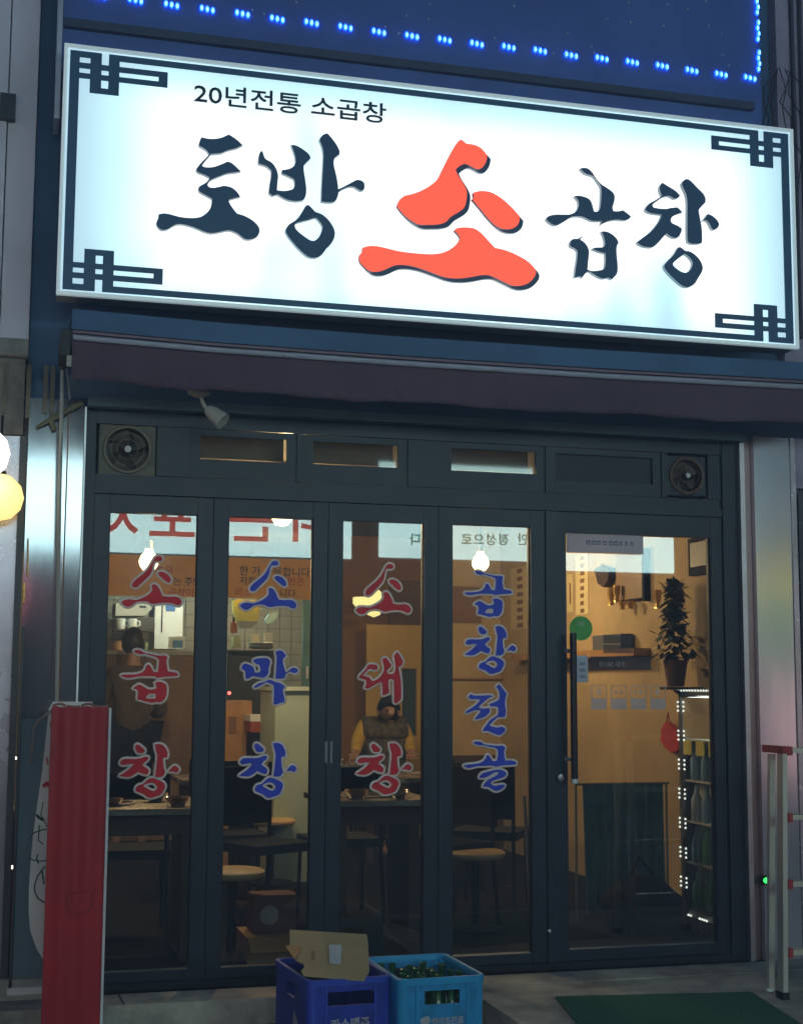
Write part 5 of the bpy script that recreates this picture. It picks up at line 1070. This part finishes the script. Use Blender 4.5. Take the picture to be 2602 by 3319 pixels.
# torn cardboard in the blue crate
cdb = thing('torn_cardboard', 'torn cardboard lid with a white label leaning in the royal blue crate', 'cardboard', (.9, -.8, .3))
TAN = mat('pale_cardboard', (.5, .36, .17), .8, 0, .1, 6, bump=.1)
def cp(x_, y_): 
    u = (3182-y_)/164; return at(x_, y_, -.93+.30*u)
pts = [(939, 3018), (1060, 3025), (1189, 3033), (1193, 3060), (1197, 3152), (1180, 3182), (1080, 3174), (985, 3166), (976, 3152), (986, 3140), (982, 3122), (962, 3118), (972, 3095), (980, 3080), (968, 3066), (940, 3068)]
prism('sheet', [cp(*q) for q in pts], (0, .003, .004), TAN, cdb)
prism('label', [cp(*q)+Vector((0, -.008, .009)) for q in ((1065, 3070), (1106, 3071), (1103, 3133), (1067, 3132))], (0, .002, .001), mat('white_label', (.6, .6, .58), .7), cdb)
prism('hand_hole', [cp(*q)+Vector((0, -.007, .008)) for q in ((1010, 3090), (1020, 3090), (1018, 3118), (1008, 3118))], (0, .0015, .001), mat('card_shadow_print', (.3, .18, .06), .8), cdb)
prism('inner_flap', [at(x_, y_, Y_) for x_, y_, Y_ in ((925, 3070, -.55), (985, 3060, -.55), (980, 3130, -.80), (958, 3115, -.80))], (0, .003, .003), TAN, cdb)
# green mat
MATM = mat('green_artificial_turf', (.008, .14, .065), .95, 0, .4, 60, bump=.8, bscale=200)
q = [atz(1800, 3235, .112), atz(2434, 3220, .112)]; dl = (atz(1870, 3319, .112)-q[0]).normalized(); dr_ = (atz(2590, 3319, .112)-q[1]).normalized()
o = prism('door_mat', [Vector((v.x, v.y, SLAB-.002)) for v in (q[0], q[1], q[1]+dr_*.9, q[0]+dl*.9)], (0, 0, .010), MATM, None, bevel=.003); prop(o, 'green turf door mat lying in front of the entrance door', 'mat')

# ladder
ld = thing('stepladder', 'folded aluminium stepladder with red plastic joints by the steel pilaster', 'ladder', tuple(atz(2537, 3238, SLAB)))
LAL = mat('ladder_aluminium', (.62, .6, .52), .4, .35, .08); LRED = mat('ladder_red', (.42, .03, .03), .5)
f0 = atz(2537, 3238, SLAB); zt_ = at(2536, 2428, f0.y).z; LY = f0.y
f1 = at(2534, 2428, LY)
def rail(p0, p1, w_, dpt, nm):
    bm = bmesh.new(); lo = [bm.verts.new(p0+Vector(o_)) for o_ in ((-w_, -dpt, 0), (w_, -dpt, 0), (w_, dpt, 0), (-w_, dpt, 0))]; hi = [bm.verts.new(p1+Vector(o_)) for o_ in ((-w_, -dpt, 0), (w_, -dpt, 0), (w_, dpt, 0), (-w_, dpt, 0))]
    bm.faces.new(lo[::-1]); bm.faces.new(hi)
    for k in range(4): bm.faces.new((lo[k], lo[(k+1) % 4], hi[(k+1) % 4], hi[k]))
    return obj(nm, bm, LAL, ld, bevel=.003)
wid = .42
for s in (0, 1):
    off = Vector((s*wid, 0, 0)); rail(f0+off, f1+off, .0115, .025, 'rail')
    b0, b1 = Vector((f0.x+.03, LY+.16, SLAB)), at(2500, 2445, LY+.12)
    rail(b0+off, b1+off, .014, .012, 'rear_rail')
    box('top_joint', f1.x+off.x-.016, f1.x+off.x+.016, LY-.03, LY+.15, zt_-.02, zt_+.012, LRED, ld, bevel=.008); box('foot', f0.x+off.x-.016, f0.x+off.x+.016, LY-.03, LY+.03, SLAB, SLAB+.03, GASKET, ld, bevel=.004)
for yy in (2434, 2650, 2866, 3088):
    z_ = at(2545, yy, LY).z; t_ = (z_-f0.z)/(f1.z-f0.z); xm = f0.x+(f1.x-f0.x)*t_
    box('rung', xm+.03, xm+wid-.03, LY-.028, LY+.028, z_-.010, z_+.012, LAL, ld, bevel=.003)
    for s in (0, 1): box('rung_cap', xm+(.013 if s == 0 else wid-.034), xm+(.034 if s == 0 else wid-.013), LY-.032, LY+.032, z_-.02, z_+.02, LRED, ld, bevel=.006)
# cable on the step
cbl = tube('cable', [at(380, 3216, -.08)]+[atz(x_, y_, SLAB+.004) for x_, y_ in ((388, 3232), (396, 3244), (402, 3256))], .003, BLACKP, None, n=6); prop(cbl, 'thin black cable lying over the concrete step beside the red panel', 'cable')

# ================================================================== across the street (seen mirrored in glass and steel)
OY = -9.95
ob = thing('opposite_building', 'dark building across the street mirrored in the door glass', 'building', (2, -12, 0))
OW = mat('opposite_brick', (.05, .045, .045), .85, 0, .25, 3)
box('wall', -14, 18, -16, OY-.4, 0, 8.5, OW, ob, bevel=0)
for i in range(8):
    x_ = -12+3.6*i
    wn = box('window', x_, x_+1.6, OY-.4, OY-.36, 5.2, 6.8, mat('dark_pane', (.02, .025, .03), .1), ob, bevel=.01); box('sill', x_-.1, x_+1.7, OY-.395, OY-.28, 5.08, 5.19, CONC, wn, bevel=.01)
    lit = x_+2.4 < .2 or x_-.4 > 8.2
    box('bay_panel', x_-.4, x_+2.4, OY-.4, OY-.35, .3, 2.45, emis('fill_bay_%d' % (i % 3), ((1, .62, .55), (.9, .85, .8), (1, .75, .45))[i % 3], 1.3) if lit else mat('dark_bay', (.02, .018, .016), .3), ob, bevel=.01)  # glowing bays beyond the mirrored range are added front fill light
    for k in range(3): box('window_bar', x_-.4+.7*(k+1)-.03, x_-.4+.7*(k+1)+.03, OY-.348, OY-.32, .3, 2.45, OW, ob, bevel=.004)
def osign(name, label, x0, x1, z0, z1, face):
    t = thing(name, label, 'sign', ((x0+x1)/2, OY, z0))
    box('cabinet', x0-.03, x1+.03, OY-.36, OY-.012, z0-.03, z1+.03, SIDEM, t, bevel=.01); box('light_panel', x0, x1, OY-.01, OY, z0, z1, face, t, bevel=0)
    return t
OF = lit_face('opposite_sign_face', (.55, .9, .92), (.66, 1.0, .98), 5.4, .5, (1, 1, 1))
sA = osign('opposite_sign', 'white backlit sign with large red lettering mirrored in the glass', -2.4, 3.52, 2.955, at(800, 1515, 10).z, OF)
sB = osign('opposite_sign', 'white backlit sign with small green lettering mirrored in the glass', 3.86, 7.75, 2.985, at(1600, 1512, 10).z, OF)
REDO = mat('opposite_red_letter', (.55, .03, .02), .6, emit=(1, .09, .07), es=1.7)
def otext(s_, px_, py_, hpx, m_, par, bold=.02):
    v = at(px_, py_, 10.0); text_mesh('letter', s_, (v.x, v.z), hpx*16.7/4672*1.0, OY+.004, m_, par, bold=bold, thick=.01, back=True)
for ch_, xr_ in (('나', 1075), ('는', 893), ('포', 638), ('차', 452)): otext(ch_, xr_, 1745, 160, REDO, sA, .012)
GRO = mat('opposite_green_letter', (.02, .10, .07), .6, emit=(.1, .5, .4), es=1.6)
for ch_, xr_ in (('안', 1712), ('정', 1650), ('성', 1611), ('으', 1570), ('로', 1531), ('다', 1364)): otext(ch_, xr_, 1764, 40, GRO, sB if xr_ > 1400 else sB)
PNK = emis('pink_lit_face', (1, .16, .22), 1.4); sC = osign('opposite_sign', 'pink lit strip sign across the street', -2.0, -.25, 2.25, 2.75, PNK)
GRF = emis('green_lit_face', (.08, .4, .14), .7); sD = osign('opposite_sign', 'green lit sign with a yellow light bar across the street', 8.35, 9.9, 1.7, 2.72, GRF)
tube('light_bar', [(8.35, OY+.05, 2.80), (9.9, OY+.05, 2.86)], .035, emis('yellow_bar', (1, .8, .05), 6), sD)
# ================================================================== haze volume added in place of lens glare around the lit signs
HZ = bpy.data.materials.new('haze'); HZ.use_nodes = True; t = HZ.node_tree; t.nodes.remove(t.nodes['Principled BSDF'])
pv_ = t.nodes.new('ShaderNodeVolumePrincipled'); pv_.inputs['Color'].default_value = (.48, .66, 1.0, 1); pv_.inputs['Density'].default_value = .014; pv_.inputs['Anisotropy'].default_value = 0.0
t.links.new(pv_.outputs[0], t.nodes['Material Output'].inputs['Volume'])
bm = bmesh.new(); bbox(bm, -43, 43, -43, 14, -1.3, 9.6); o = obj('haze', bm, HZ); o['kind'] = 'stuff'
sc.cycles.volume_bounces = 0
